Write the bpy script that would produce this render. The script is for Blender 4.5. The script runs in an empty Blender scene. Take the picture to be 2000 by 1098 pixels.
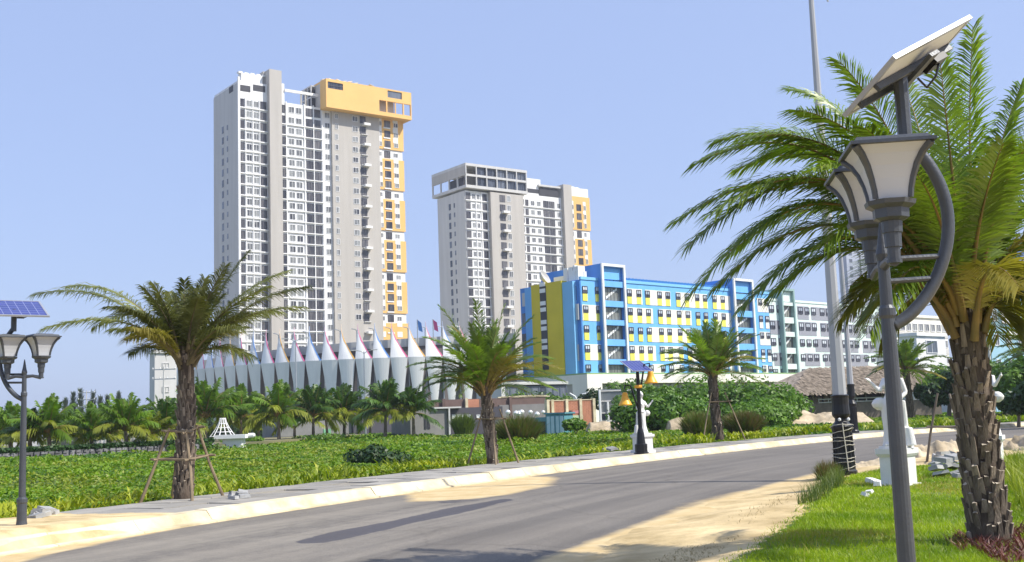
import bpy, math, random
import numpy as np
from mathutils import Vector, Matrix

S = bpy.context.scene
COL = S.collection
R = math.radians
rng = np.random.default_rng(7)
random.seed(7)

# ------------------------------------------------------------------ camera
F, PITCH, ROLL, EYE = 2150.0, math.atan(266 / 2150), 0.036, 1.65
fw = np.array((0, math.cos(PITCH), math.sin(PITCH)))
up0 = np.array((0, -math.sin(PITCH), math.cos(PITCH)))
rt0 = np.array((1.0, 0, 0))
rt = math.cos(ROLL) * rt0 - math.sin(ROLL) * up0
upv = math.cos(ROLL) * up0 + math.sin(ROLL) * rt0
cam_d = bpy.data.cameras.new('camera')
cam_d.sensor_width = 36
cam_d.lens = F * 36 / 2000
cam_d.clip_start = 0.1
cam_d.clip_end = 5000
cam = bpy.data.objects.new('camera', cam_d)
COL.objects.link(cam)
M3 = Matrix((rt, upv, -fw)).transposed()
cam.matrix_world = Matrix.Translation((0, 0, EYE)) @ M3.to_4x4()
S.camera = cam
EYEP = np.array((0, 0, EYE))

# ------------------------------------------------------------------ light
SUN_AZ, SUN_EL = R(106), R(47)          # azimuth clockwise from +Y
sd = np.array((math.sin(SUN_AZ) * math.cos(SUN_EL), math.cos(SUN_AZ) * math.cos(SUN_EL), math.sin(SUN_EL)))
w = bpy.data.worlds.new('World')
S.world = w
w.use_nodes = True
nt = w.node_tree
nt.nodes.clear()
sky = nt.nodes.new('ShaderNodeTexSky')
sky.sky_type = 'NISHITA'
sky.sun_disc = False
sky.sun_elevation = SUN_EL
sky.sun_rotation = SUN_AZ
sky.air_density = 1.0
sky.dust_density = 1.5
sky.ozone_density = 3.0
hs = nt.nodes.new('ShaderNodeMix')            # humid white-blue air over the clear-sky model
hs.data_type = 'RGBA'
hs.inputs[0].default_value = 0.50
hs.inputs[7].default_value = (5.3, 6.7, 11.0, 1)
bg = nt.nodes.new('ShaderNodeBackground')
bg.inputs[1].default_value = 0.1
wo = nt.nodes.new('ShaderNodeOutputWorld')
nt.links.new(sky.outputs[0], hs.inputs[6])
nt.links.new(hs.outputs[2], bg.inputs[0])
nt.links.new(bg.outputs[0], wo.inputs[0])
sun_d = bpy.data.lights.new('sun', 'SUN')
sun_d.energy = 4.8
sun_d.angle = R(0.53)
sun_d.color = (1.0, 0.95, 0.86)
sun = bpy.data.objects.new('sun', sun_d)
sun.rotation_euler = Vector(-sd).to_track_quat('-Z', 'Y').to_euler()
sun.location = (40, -10, 60)
COL.objects.link(sun)
S.view_settings.view_transform = 'Standard'
S.view_settings.look = 'None'
S.view_settings.exposure = 0.30
S.view_settings.gamma = 1.0
S.view_settings.use_curve_mapping = False
S.cycles.max_bounces = 6
S.cycles.transparent_max_bounces = 8

# ------------------------------------------------------------------ layout helpers
def ray(px, py):
    d = (px - 1000) / F * rt - (py - 549) / F * upv + fw
    return d
def gp(px, py, z=0.0):                  # the ground point (height z) seen at a pixel of the photograph
    d = ray(px, py)
    return EYEP + d * ((z - EYE) / d[2])
def at(px, py, Y):                      # the point at distance Y along the view axis
    d = ray(px, py)
    return EYEP + d * (Y / d[1])
def proj(p):
    q = np.asarray(p, float) - EYEP
    z = q @ fw
    return 1000 + F * (q @ rt) / z, 549 - F * (q @ upv) / z

# ------------------------------------------------------------------ materials
MATS = {}
def mat(name, c, rough=0.8, var=0.12, scale=3.0, bump=0.0, bscale=30.0, c2=None, metal=0.0, spec=0.5, detail=4.0, rnd=0.0, coords='Object', emit=None, stretch=None):
    m = bpy.data.materials.new(name)
    m.use_nodes = True
    t = m.node_tree
    b = t.nodes['Principled BSDF']
    b.inputs['Roughness'].default_value = rough
    b.inputs['Metallic'].default_value = metal
    b.inputs['Specular IOR Level'].default_value = spec
    tc = t.nodes.new('ShaderNodeTexCoord')
    src = tc.outputs[coords]
    if stretch:
        mp = t.nodes.new('ShaderNodeMapping')
        mp.inputs['Scale'].default_value = stretch
        t.links.new(src, mp.inputs[0])
        src = mp.outputs[0]
    n = t.nodes.new('ShaderNodeTexNoise')
    n.inputs['Scale'].default_value = scale
    n.inputs['Detail'].default_value = detail
    n.inputs['Roughness'].default_value = 0.6
    t.links.new(src, n.inputs['Vector'])
    r = t.nodes.new('ShaderNodeValToRGB')
    r.color_ramp.elements[0].position = 0.3
    r.color_ramp.elements[1].position = 0.7
    a = [x * (1 - var) for x in c]
    d = [min(1, x * (1 + var)) for x in (c2 or c)]
    r.color_ramp.elements[0].color = (*a, 1)
    r.color_ramp.elements[1].color = (*d, 1)
    t.links.new(n.outputs['Fac'], r.inputs[0])
    out = r.outputs[0]
    if rnd:
        oi = t.nodes.new('ShaderNodeObjectInfo')
        mr = t.nodes.new('ShaderNodeMapRange')
        mr.inputs[3].default_value = 1 - rnd
        mr.inputs[4].default_value = 1 + rnd
        t.links.new(oi.outputs['Random'], mr.inputs[0])
        mx = t.nodes.new('ShaderNodeMix')
        mx.data_type = 'RGBA'
        mx.blend_type = 'MULTIPLY'
        mx.inputs[0].default_value = 1
        t.links.new(out, mx.inputs[6])
        t.links.new(mr.outputs[0], mx.inputs[7])
        out = mx.outputs[2]
    t.links.new(out, b.inputs['Base Color'])
    if bump:
        n2 = t.nodes.new('ShaderNodeTexNoise')
        n2.inputs['Scale'].default_value = bscale
        n2.inputs['Detail'].default_value = 5
        t.links.new(src, n2.inputs['Vector'])
        bp = t.nodes.new('ShaderNodeBump')
        bp.inputs['Strength'].default_value = bump
        bp.inputs['Distance'].default_value = 0.03
        t.links.new(n2.outputs['Fac'], bp.inputs['Height'])
        t.links.new(bp.outputs[0], b.inputs['Normal'])
    MATS[name] = m
    return m

def leaf_mat(name, c, c2, scale=1.5, trans=0.35, rnd=0.25, rough=0.5, tint=(1.3, 1.5, 0.5), spec=0.4):
    m = mat(name, c, rough, 0.15, scale, c2=c2, rnd=rnd, spec=spec)
    t = m.node_tree
    b = t.nodes['Principled BSDF']
    o = t.nodes['Material Output']
    col = b.inputs['Base Color'].links[0].from_socket
    tr = t.nodes.new('ShaderNodeBsdfTranslucent')
    g = t.nodes.new('ShaderNodeMix')
    g.data_type = 'RGBA'
    g.blend_type = 'MULTIPLY'
    g.inputs[0].default_value = 1
    g.inputs[7].default_value = (*tint, 1)
    t.links.new(col, g.inputs[6])
    t.links.new(g.outputs[2], tr.inputs[0])
    ms = t.nodes.new('ShaderNodeMixShader')
    ms.inputs[0].default_value = trans
    t.links.new(b.outputs[0], ms.inputs[1])
    t.links.new(tr.outputs[0], ms.inputs[2])
    t.links.new(ms.outputs[0], o.inputs[0])
    return m

def pane_mat(name, lo, hi, curtain=0.5, rough=0.12):
    m = bpy.data.materials.new(name)
    m.use_nodes = True
    t = m.node_tree
    b = t.nodes['Principled BSDF']
    b.inputs['Roughness'].default_value = rough
    oi = t.nodes.new('ShaderNodeObjectInfo')
    tc = t.nodes.new('ShaderNodeTexCoord')
    add = t.nodes.new('ShaderNodeVectorMath')
    cm = t.nodes.new('ShaderNodeCombineXYZ')
    ml = t.nodes.new('ShaderNodeMath')
    ml.operation = 'MULTIPLY'
    ml.inputs[1].default_value = 60
    t.links.new(oi.outputs['Random'], ml.inputs[0])
    t.links.new(ml.outputs[0], cm.inputs[0])
    t.links.new(tc.outputs['Object'], add.inputs[0])
    t.links.new(cm.outputs[0], add.inputs[1])
    mp = t.nodes.new('ShaderNodeMapping')
    mp.inputs['Scale'].default_value = (1.6, 1, 0.25)
    t.links.new(add.outputs[0], mp.inputs[0])
    n = t.nodes.new('ShaderNodeTexNoise')
    n.inputs['Scale'].default_value = 1.1
    n.inputs['Detail'].default_value = 3
    t.links.new(mp.outputs[0], n.inputs['Vector'])
    mm = t.nodes.new('ShaderNodeMath')
    mm.operation = 'MULTIPLY_ADD'
    t.links.new(oi.outputs['Random'], mm.inputs[0])
    mm.inputs[1].default_value = curtain
    t.links.new(n.outputs['Fac'], mm.inputs[2])
    r = t.nodes.new('ShaderNodeValToRGB')
    e = r.color_ramp.elements
    e[0].position, e[1].position = 0.45, 0.95
    e[0].color, e[1].color = (*lo, 1), (*hi, 1)
    t.links.new(mm.outputs[0], r.inputs[0])
    t.links.new(r.outputs[0], b.inputs['Base Color'])
    MATS[name] = m
    return m

# ------------------------------------------------------------------ mesh helpers
class MB:
    def __init__(s):
        s.v, s.f, s.m = [], [], []
    def add(s, vs, fs, mi=0, M=None):
        o = len(s.v)
        if M is not None:
            vs = [tuple(M @ Vector(p)) for p in vs]
        s.v += [tuple(map(float, p)) for p in vs]
        s.f += [tuple(i + o for i in f) for f in fs]
        s.m += [mi] * len(fs)
        return s
    def box(s, x0, x1, y0, y1, z0, z1, mi=0, M=None, top=None):
        t = top or (0, 0)
        vs = [(x0, y0, z0), (x1, y0, z0), (x1, y1, z0), (x0, y1, z0),
              (x0 + t[0], y0 + t[1], z1), (x1 - t[0], y0 + t[1], z1), (x1 - t[0], y1 - t[1], z1), (x0 + t[0], y1 - t[1], z1)]
        fs = [(3, 2, 1, 0), (4, 5, 6, 7), (0, 1, 5, 4), (1, 2, 6, 5), (2, 3, 7, 6), (3, 0, 4, 7)]
        return s.add(vs, fs, mi, M)
    def tube(s, pts, rad, n=8, mi=0, cap=True, sx=1.0):
        pts = [np.asarray(p, float) for p in pts]
        if not hasattr(rad, '__len__'):
            rad = [rad] * len(pts)
        o = len(s.v)
        ref = np.array((0.31, 0.95, 0.05))
        for i, p in enumerate(pts):
            a = pts[max(0, i - 1)]
            b = pts[min(len(pts) - 1, i + 1)]
            t = b - a
            t = t / (np.linalg.norm(t) + 1e-9)
            if abs(t @ ref) > 0.93:
                u = np.cross(t, (1, 0, 0.2))
            else:
                u = np.cross(t, ref)
            u /= np.linalg.norm(u)
            v = np.cross(t, u)
            for k in range(n):
                A = 2 * math.pi * k / n
                q = p + rad[i] * (math.cos(A) * u * sx + math.sin(A) * v)
                s.v.append(tuple(q))
        for i in range(len(pts) - 1):
            for k in range(n):
                k2 = (k + 1) % n
                s.f.append((o + i * n + k, o + i * n + k2, o + (i + 1) * n + k2, o + (i + 1) * n + k))
                s.m.append(mi)
        if cap:
            s.f.append(tuple(o + k for k in range(n))[::-1])
            s.f.append(tuple(o + (len(pts) - 1) * n + k for k in range(n)))
            s.m += [mi, mi]
        return s
    def lathe(s, prof, n=16, mi=0, c=(0, 0, 0), sq=None, phase=0.0):
        o = len(s.v)
        for r_, z in prof:
            for k in range(n):
                A = 2 * math.pi * (k + phase) / n
                s.v.append((c[0] + r_ * math.cos(A) * (sq[0] if sq else 1), c[1] + r_ * math.sin(A) * (sq[1] if sq else 1), c[2] + z))
        for i in range(len(prof) - 1):
            for k in range(n):
                k2 = (k + 1) % n
                s.f.append((o + i * n + k, o + i * n + k2, o + (i + 1) * n + k2, o + (i + 1) * n + k))
                s.m.append(mi)
        s.f.append(tuple(o + k for k in range(n))[::-1])
        s.f.append(tuple(o + (len(prof) - 1) * n + k for k in range(n)))
        s.m += [mi, mi]
        return s
    def mesh(s, name, mats, smooth=False):
        me = bpy.data.meshes.new(name)
        me.from_pydata(s.v, [], s.f)
        for m in (mats if isinstance(mats, (list, tuple)) else [mats]):
            me.materials.append(m)
        me.polygons.foreach_set('material_index', s.m)
        if smooth:
            me.polygons.foreach_set('use_smooth', [True] * len(me.polygons))
        me.update()
        return me
    def build(s, name, mats, parent=None, loc=(0, 0, 0), smooth=False, rz=0.0):
        return put(name, s.mesh(name, mats, smooth), parent, loc, rz)

def put(name, me, parent=None, loc=(0, 0, 0), rz=0.0):
    o = bpy.data.objects.new(name, me)
    COL.objects.link(o)
    o.parent = parent
    o.location = [float(x) for x in loc]
    if rz:
        o.rotation_euler = (0, 0, rz)
    return o

def np_mesh(name, verts, faces, mats, smooth=False, attr=None, mi=None):
    """verts (n,3); faces (k,3) or (k,4) arrays"""
    me = bpy.data.meshes.new(name)
    verts = np.ascontiguousarray(verts, np.float32)
    faces = np.ascontiguousarray(faces, np.int32)
    me.vertices.add(len(verts))
    me.vertices.foreach_set('co', verts.ravel())
    k, c = faces.shape
    me.loops.add(k * c)
    me.loops.foreach_set('vertex_index', faces.ravel())
    me.polygons.add(k)
    me.polygons.foreach_set('loop_start', np.arange(0, k * c, c, dtype=np.int32))
    me.polygons.foreach_set('loop_total', np.full(k, c, np.int32))
    for m in (mats if isinstance(mats, (list, tuple)) else [mats]):
        me.materials.append(m)
    if mi is not None:
        me.polygons.foreach_set('material_index', np.ascontiguousarray(mi, np.int32))
    if smooth:
        me.polygons.foreach_set('use_smooth', np.ones(k, bool))
    if attr:
        for an, av in attr.items():
            at_ = me.attributes.new(an, 'FLOAT', 'POINT')
            at_.data.foreach_set('value', np.ascontiguousarray(av, np.float32))
    me.update(calc_edges=True)
    return me

def tag(o, label=None, cat=None, group=None, kind=None):
    if label: o['label'] = label
    if cat: o['category'] = cat
    if group: o['group'] = group
    if kind: o['kind'] = kind
    return o
def thing(name, label, cat, loc=(0, 0, 0), rz=0.0, group=None):
    o = bpy.data.objects.new(name, None)
    o.empty_display_size = 0.3
    COL.objects.link(o)
    o.location = [float(x) for x in loc]
    o.rotation_euler = (0, 0, rz)
    return tag(o, label, cat, group)
def copy_tree(o, parent=None):
    c = o.copy()
    COL.objects.link(c)
    c.parent = parent
    for ch in list(o.children):
        copy_tree(ch, c)
    return c

def vnoise(x, y, sc=1.0, seed=0):
    x = np.asarray(x, float) / sc
    y = np.asarray(y, float) / sc
    xi, yi = np.floor(x), np.floor(y)
    fx, fy = x - xi, y - yi
    fx, fy = fx * fx * (3 - 2 * fx), fy * fy * (3 - 2 * fy)
    def h(a, b):
        s = np.sin(a * 127.1 + b * 311.7 + seed * 74.7) * 43758.5453
        return s - np.floor(s)
    return (h(xi, yi) * (1 - fx) + h(xi + 1, yi) * fx) * (1 - fy) + (h(xi, yi + 1) * (1 - fx) + h(xi + 1, yi + 1) * fx) * fy
def fbm(x, y, sc, seed=0):
    return 0.55 * vnoise(x, y, sc, seed) + 0.3 * vnoise(x, y, sc / 2.3, seed + 1) + 0.15 * vnoise(x, y, sc / 5.1, seed + 2)

def inpoly(px, py, poly):
    poly = np.asarray(poly, float)
    r = np.zeros(px.shape, bool)
    n = len(poly)
    for i in range(n):
        x0, y0 = poly[i][:2]
        x1, y1 = poly[(i + 1) % n][:2]
        c = ((y0 > py) != (y1 > py)) & (px < (x1 - x0) * (py - y0) / (y1 - y0 + 1e-12) + x0)
        r ^= c
    return r
def segdist(px, py, poly, closed=True):
    poly = np.asarray(poly, float)
    d = np.full(px.shape, 1e9)
    n = len(poly)
    for i in range(n if closed else n - 1):
        a = poly[i][:2]
        b = poly[(i + 1) % n][:2]
        ab = b - a
        t = np.clip(((px - a[0]) * ab[0] + (py - a[1]) * ab[1]) / (ab @ ab + 1e-9), 0, 1)
        d = np.minimum(d, np.hypot(px - a[0] - t * ab[0], py - a[1] - t * ab[1]))
    return d
def softpoly(px, py, pix, soft, z=0.0):
    poly = [gp(a, b, z) for a, b in pix]
    s = np.where(inpoly(px, py, poly), 1, -1) * segdist(px, py, poly)
    return np.clip(0.5 + s / soft, 0, 1)
# ------------------------------------------------------------------ the road line: far kerb, bottom edge, read on the ground plane
kpx = [(0, 1082), (240, 1043), (400, 1017), (560, 993), (706, 971), (850, 951), (1030, 928), (1165, 912), (1300, 896), (1430, 881), (1560, 867), (1700, 853), (1850, 842), (2000, 833)]
kp = np.array([gp(a, b)[:2] for a, b in kpx])
d0 = kp[1] - kp[0]; d0 /= np.linalg.norm(d0)
d1 = kp[-1] - kp[-3]; d1 /= np.linalg.norm(d1)
kp = np.vstack([kp[0] - d0 * 45, kp[0] - d0 * 20, kp, kp[-1] + d1 * 30, kp[-1] + d1 * 90])
# arc-length resample + smoothing
def resample(p, step):
    L = np.concatenate([[0], np.cumsum(np.hypot(*np.diff(p, axis=0).T))])
    s = np.arange(0, L[-1], step)
    return np.stack([np.interp(s, L, p[:, 0]), np.interp(s, L, p[:, 1])], 1)
P = resample(kp, 0.5)
for _ in range(3):
    k = 17
    pad = np.vstack([2 * P[0] - P[k:0:-1], P, 2 * P[-1] - P[-2:-k - 2:-1]])
    ker = np.ones(2 * k + 1) / (2 * k + 1)
    P = np.stack([np.convolve(pad[:, i], ker, 'valid') for i in (0, 1)], 1)
P = resample(P, 0.5)
NS = len(P)
T = np.gradient(P, axis=0)
T /= np.linalg.norm(T, axis=1)[:, None]
N = np.stack([-T[:, 1], T[:, 0]], 1)           # to the far (left) side
def rp(s, t):                                   # s in metres along the line, t metres to the far side
    s = np.clip(np.asarray(s, float) / 0.5, 0, NS - 1.001)
    i = s.astype(int)
    f = (s - i)[..., None]
    p = P[i] * (1 - f) + P[i + 1] * f
    n = N[i] * (1 - f) + N[i + 1] * f
    return p + n * np.asarray(t, float)[..., None]
SMAX = (NS - 2) * 0.5
def st_of(xy):
    d = np.hypot(P[:, 0] - xy[0], P[:, 1] - xy[1])
    i = int(np.argmin(d))
    return i * 0.5, float((np.asarray(xy[:2]) - P[i]) @ N[i])
WALK = 0.21
ROADW = 8.2

def field_h(x, y):
    dist = np.hypot(x, y)
    h = -0.05 + 0.55 * fbm(x, y, 14.0, 3) + 0.35 * fbm(x, y, 4.0, 9) - 0.40
    return h * np.clip((dist - 10) / 25, 0.25, 1)

def grid_mesh(name, ss, ts, zfun, m, attr=None, smooth=True):
    A, B = np.meshgrid(ss, ts, indexing='ij')
    xy = rp(A, B)
    x, y = xy[..., 0], xy[..., 1]
    z = zfun(A, B, x, y)
    V = np.stack([x, y, z], -1).reshape(-1, 3)
    a, b = len(ss), len(ts)
    i = np.arange(a - 1)[:, None] * b + np.arange(b - 1)[None]
    Fq = np.stack([i, i + b, i + b + 1, i + 1], -1).reshape(-1, 4)
    at_ = attr(A, B, x, y) if attr else None
    if at_: at_ = {k_: v_.ravel() for k_, v_ in at_.items()}
    return np_mesh(name, V, Fq, m, smooth, at_)

# base terrain out to the horizon
m_terrain = mat('terrain_soil', (0.16, 0.17, 0.07), 0.95, 0.35, 0.05, c2=(0.22, 0.19, 0.11), coords='Object')
g = MB()
n = 48
vs = [(0, 0, -0.9)]
rings = [60, 150, 400, 800, 1500]
for r_ in rings:
    vs += [(r_ * math.cos(2 * math.pi * i / n), r_ * math.sin(2 * math.pi * i / n), -0.9) for i in range(n)]
fs = [(0, 1 + i, 1 + (i + 1) % n) for i in range(n)]
for j in range(len(rings) - 1):
    fs += [(1 + j * n + i, 1 + (j + 1) * n + i, 1 + (j + 1) * n + (i + 1) % n, 1 + j * n + (i + 1) % n) for i in range(n)]
g.add(vs, fs)
tag(g.build('terrain', m_terrain), kind='structure')

# road with sand and a wet streak as real surface colour
def road_material():
    m = bpy.data.materials.new('asphalt')
    m.use_nodes = True
    t = m.node_tree
    L = t.links.new
    b = t.nodes['Principled BSDF']
    tc = t.nodes.new('ShaderNodeTexCoord')
    def noise(sc, det=5, rough=0.6):
        n_ = t.nodes.new('ShaderNodeTexNoise')
        n_.inputs['Scale'].default_value = sc
        n_.inputs['Detail'].default_value = det
        n_.inputs['Roughness'].default_value = rough
        L(tc.outputs['Object'], n_.inputs['Vector'])
        return n_.outputs['Fac']
    def ramp(s, p0, c0, p1, c1):
        r = t.nodes.new('ShaderNodeValToRGB')
        r.color_ramp.elements[0].position, r.color_ramp.elements[1].position = p0, p1
        r.color_ramp.elements[0].color, r.color_ramp.elements[1].color = (*c0, 1), (*c1, 1)
        L(s, r.inputs[0])
        return r.outputs[0]
    def mix(f, a, c):
        x = t.nodes.new('ShaderNodeMix')
        x.data_type = 'RGBA'
        L(f, x.inputs[0]); L(a, x.inputs[6]); L(c, x.inputs[7])
        return x.outputs[2]
    def attr(nm):
        a = t.nodes.new('ShaderNodeAttribute')
        a.attribute_name = nm
        return a.outputs['Fac']
    def math2(op, a, c):
        x = t.nodes.new('ShaderNodeMath')
        x.operation = op
        for i, q in enumerate((a, c)):
            if isinstance(q, (int, float)): x.inputs[i].default_value = q
            else: L(q, x.inputs[i])
        return x.outputs[0]
    asphalt = ramp(noise(0.35), 0.3, (0.150, 0.135, 0.117), 0.7, (0.190, 0.173, 0.150))
    grit = ramp(noise(55, 3), 0.35, (0.75, 0.75, 0.75), 0.65, (1.2, 1.2, 1.2))
    mg = t.nodes.new('ShaderNodeMix'); mg.data_type = 'RGBA'; mg.blend_type = 'MULTIPLY'; mg.inputs[0].default_value = 1
    L(asphalt, mg.inputs[6]); L(grit, mg.inputs[7])
    cmb = t.nodes.new('ShaderNodeCombineXYZ')
    L(math2('MULTIPLY', attr('lane_t'), 1.5), cmb.inputs[0]); L(math2('MULTIPLY', attr('lane_s'), 0.035), cmb.inputs[1])
    sn = t.nodes.new('ShaderNodeTexNoise'); sn.inputs['Scale'].default_value = 1.0; sn.inputs['Detail'].default_value = 6; sn.inputs['Roughness'].default_value = 0.65
    L(cmb.outputs[0], sn.inputs['Vector'])
    streak = ramp(sn.outputs['Fac'], 0.32, (0.74, 0.74, 0.75), 0.68, (1.26, 1.24, 1.2))
    ms_ = t.nodes.new('ShaderNodeMix'); ms_.data_type = 'RGBA'; ms_.blend_type = 'MULTIPLY'; ms_.inputs[0].default_value = 1
    L(mg.outputs[2], ms_.inputs[6]); L(streak, ms_.inputs[7])
    vo = t.nodes.new('ShaderNodeTexVoronoi'); vo.feature = 'DISTANCE_TO_EDGE'; vo.inputs['Scale'].default_value = 0.42
    dn = t.nodes.new('ShaderNodeTexNoise'); dn.inputs['Scale'].default_value = 1.1; dn.inputs['Detail'].default_value = 6
    L(tc.outputs['Object'], dn.inputs['Vector'])
    dm = t.nodes.new('ShaderNodeMix'); dm.data_type = 'RGBA'; dm.inputs[0].default_value = 0.35
    L(tc.outputs['Object'], dm.inputs[6]); L(dn.outputs['Color'], dm.inputs[7])
    L(dm.outputs[2], vo.inputs['Vector'])
    crk = ramp(vo.outputs['Distance'], 0.0, (0.62, 0.60, 0.58), 0.012, (1, 1, 1))
    mc_ = t.nodes.new('ShaderNodeMix'); mc_.data_type = 'RGBA'; mc_.blend_type = 'MULTIPLY'; mc_.inputs[0].default_value = 0.4
    L(ms_.outputs[2], mc_.inputs[6]); L(crk, mc_.inputs[7])
    ms_ = mc_
    sandc = ramp(noise(1.6), 0.3, (0.52, 0.37, 0.16), 0.7, (0.70, 0.55, 0.31))
    f = math2('MULTIPLY_ADD', attr('sand'), 1.7)
    f.node.inputs[2].default_value = -0.85
    nz = math2('ADD', f, math2('ADD', math2('MULTIPLY', noise(1.3, 8, 0.75), 0.53), math2('MULTIPLY', sn.outputs['Fac'], 0.5)))
    st = t.nodes.new('ShaderNodeMapRange'); st.inputs[1].default_value = 0.42; st.inputs[2].default_value = 0.75
    L(nz, st.inputs[0])
    dcol = t.nodes.new('ShaderNodeRGB'); dcol.outputs[0].default_value = (0.36, 0.32, 0.25, 1)
    dn2 = t.nodes.new('ShaderNodeMapRange'); dn2.inputs[1].default_value = 0.38; dn2.inputs[2].default_value = 0.66
    L(math2('ADD', math2('MULTIPLY', noise(2.6, 9, 0.78), 0.55), math2('MULTIPLY', sn.outputs['Fac'], 0.45)), dn2.inputs[0])
    dusty = mix(math2('MULTIPLY', math2('MULTIPLY', attr('dust'), dn2.outputs[0]), 0.85), ms_.outputs[2], dcol.outputs[0])
    c = mix(math2('MULTIPLY', st.outputs[0], 0.92), dusty, sandc)
    f2 = math2('MULTIPLY_ADD', attr('wet'), 1.6)
    f2.node.inputs[2].default_value = -0.8
    nz2 = math2('ADD', f2, math2('ADD', math2('MULTIPLY', noise(0.9, 6), 0.55), math2('MULTIPLY', noise(3.5, 8, 0.7), 0.45)))
    st2 = t.nodes.new('ShaderNodeMapRange'); st2.inputs[1].default_value = 0.44; st2.inputs[2].default_value = 0.56
    L(nz2, st2.inputs[0])
    dark = t.nodes.new('ShaderNodeRGB'); dark.outputs[0].default_value = (0.055, 0.05, 0.056, 1)
    c = mix(math2('MULTIPLY', st2.outputs[0], 0.85), c, dark.outputs[0])
    L(c, b.inputs['Base Color'])
    rr = t.nodes.new('ShaderNodeMapRange'); rr.inputs[3].default_value = 0.85; rr.inputs[4].default_value = 0.55
    L(st2.outputs[0], rr.inputs[0]); L(rr.outputs[0], b.inputs['Roughness'])
    b.inputs['Specular IOR Level'].default_value = 0.3
    bp = t.nodes.new('ShaderNodeBump'); bp.inputs['Strength'].default_value = 0.35; bp.inputs['Distance'].default_value = 0.02
    L(math2('ADD', noise(40, 4), math2('MULTIPLY', st.outputs[0], math2('MULTIPLY', noise(4, 6), 2.0))), bp.inputs['Height'])
    L(bp.outputs[0], b.inputs['Normal'])
    return m
m_road = road_material()
def road_attr(A, B, x, y):
    s1 = softpoly(x, y, [(790, 966), (1000, 930), (1090, 932), (1080, 950), (990, 970), (900, 980), (800, 982)], 1.6)
    s2 = softpoly(x, y, [(1085, 1098), (1150, 1060), (1230, 1030), (1340, 985), (1430, 962), (1560, 945), (1650, 940), (1640, 1000), (1560, 1098), (1500, 1300), (900, 1300)], 2.2)
    s3 = softpoly(x, y, [(-200, 1110), (0, 1075), (250, 1038), (420, 1012), (420, 1020), (250, 1052), (100, 1085), (0, 1112)], 0.9)
    s4 = 0.50 * softpoly(x, y, [(-100, 1250), (0, 1085), (420, 1020), (760, 975), (950, 990), (760, 1040), (600, 1098), (500, 1250)], 4.0)
    s5 = 0.45 * softpoly(x, y, [(1380, 952), (1560, 925), (1610, 925), (1600, 950), (1450, 958)], 1.5)
    s6 = 0.8 * np.clip(1 - (-B) / 0.5, 0, 1)
    s7 = 0.8 * np.clip(1 - (ROADW + B) / 0.9, 0, 1)
    s8 = 0.42 * softpoly(x, y, [(1050, 968), (1200, 946), (1260, 944), (1200, 954), (1060, 978)], 1.2)
    sand = np.max([s1, s2, s3, s4 * .75, s5, s6, s7, s8], 0)
    dust = np.maximum(s4 * 1.5, .35 * np.clip(1 + B / 3.0, 0, 1))
    wp = np.array([gp(a, b)[:2] for a, b in [(612, 1062), (680, 1046), (760, 1028), (830, 1014), (880, 1003), (930, 991), (990, 979)]])
    dw = segdist(x, y, wp, False)
    wid = 0.17 + 0.16 * np.exp(-((x - wp[1][0]) ** 2 + (y - wp[1][1]) ** 2) / 2.0) + 0.14 * np.exp(-((x - wp[4][0]) ** 2 + (y - wp[4][1]) ** 2) / 3.0)
    wet = np.clip(1 - dw / (2 * wid), 0, 1) ** 0.8
    wet2 = 0.5 * softpoly(x, y, [(800, 985), (880, 975), (1000, 972), (960, 985), (850, 992)], 1.0)
    return {'sand': sand, 'wet': np.maximum(wet, wet2), 'dust': dust, 'lane_s': A, 'lane_t': B}
me = grid_mesh('road', np.arange(0, SMAX, 0.33), np.linspace(-ROADW - 0.6, 0.12, 36), lambda A, B, x, y: 0.03 * np.sin(np.clip(-B / ROADW, 0, 1) * math.pi) + 0 * x, m_road, road_attr)
tag(put('road', me), kind='structure')

# kerb: one stone per metre, each a part of the kerb
m_kerb = mat('kerb_concrete', (0.57, 0.47, 0.28), 0.9, 0.18, 1.3, 0.4, 25, c2=(0.70, 0.62, 0.44), rnd=0.08)
kerb = thing('kerb', 'pale sloping concrete kerb along the far edge of the road', 'kerb')
kerb['kind'] = 'structure'
del kerb['category']
s = 44.0
k = 0
while s < min(SMAX - 2, 150):
    L_ = 1.8 if s < 110 else 2.4
    a, b = s + 0.007, s + L_ - 0.007
    jz = random.uniform(-0.012, 0.012)
    prof = [(-0.14, -0.05), (-0.14, 0.03), (-0.03, 0.05), (0.10, WALK + 0.005 + jz), (0.36, WALK + 0.012 + jz), (0.36, -0.05)]
    vs = []
    for q in (a, b):
        o_ = random.uniform(-0.01, 0.01)
        for t_, z_ in prof:
            xy = rp(np.array(q), np.array(t_ + o_))
            vs.append((xy[0], xy[1], z_))
    npf = len(prof)
    fs = [(i, (i + 1) % npf, npf + (i + 1) % npf, npf + i) for i in range(npf)] + [tuple(range(npf))[::-1], tuple(range(npf, 2 * npf))]
    MB().add(vs, fs).build('kerb_stone', m_kerb, kerb)
    s += L_
    k += 1

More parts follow.
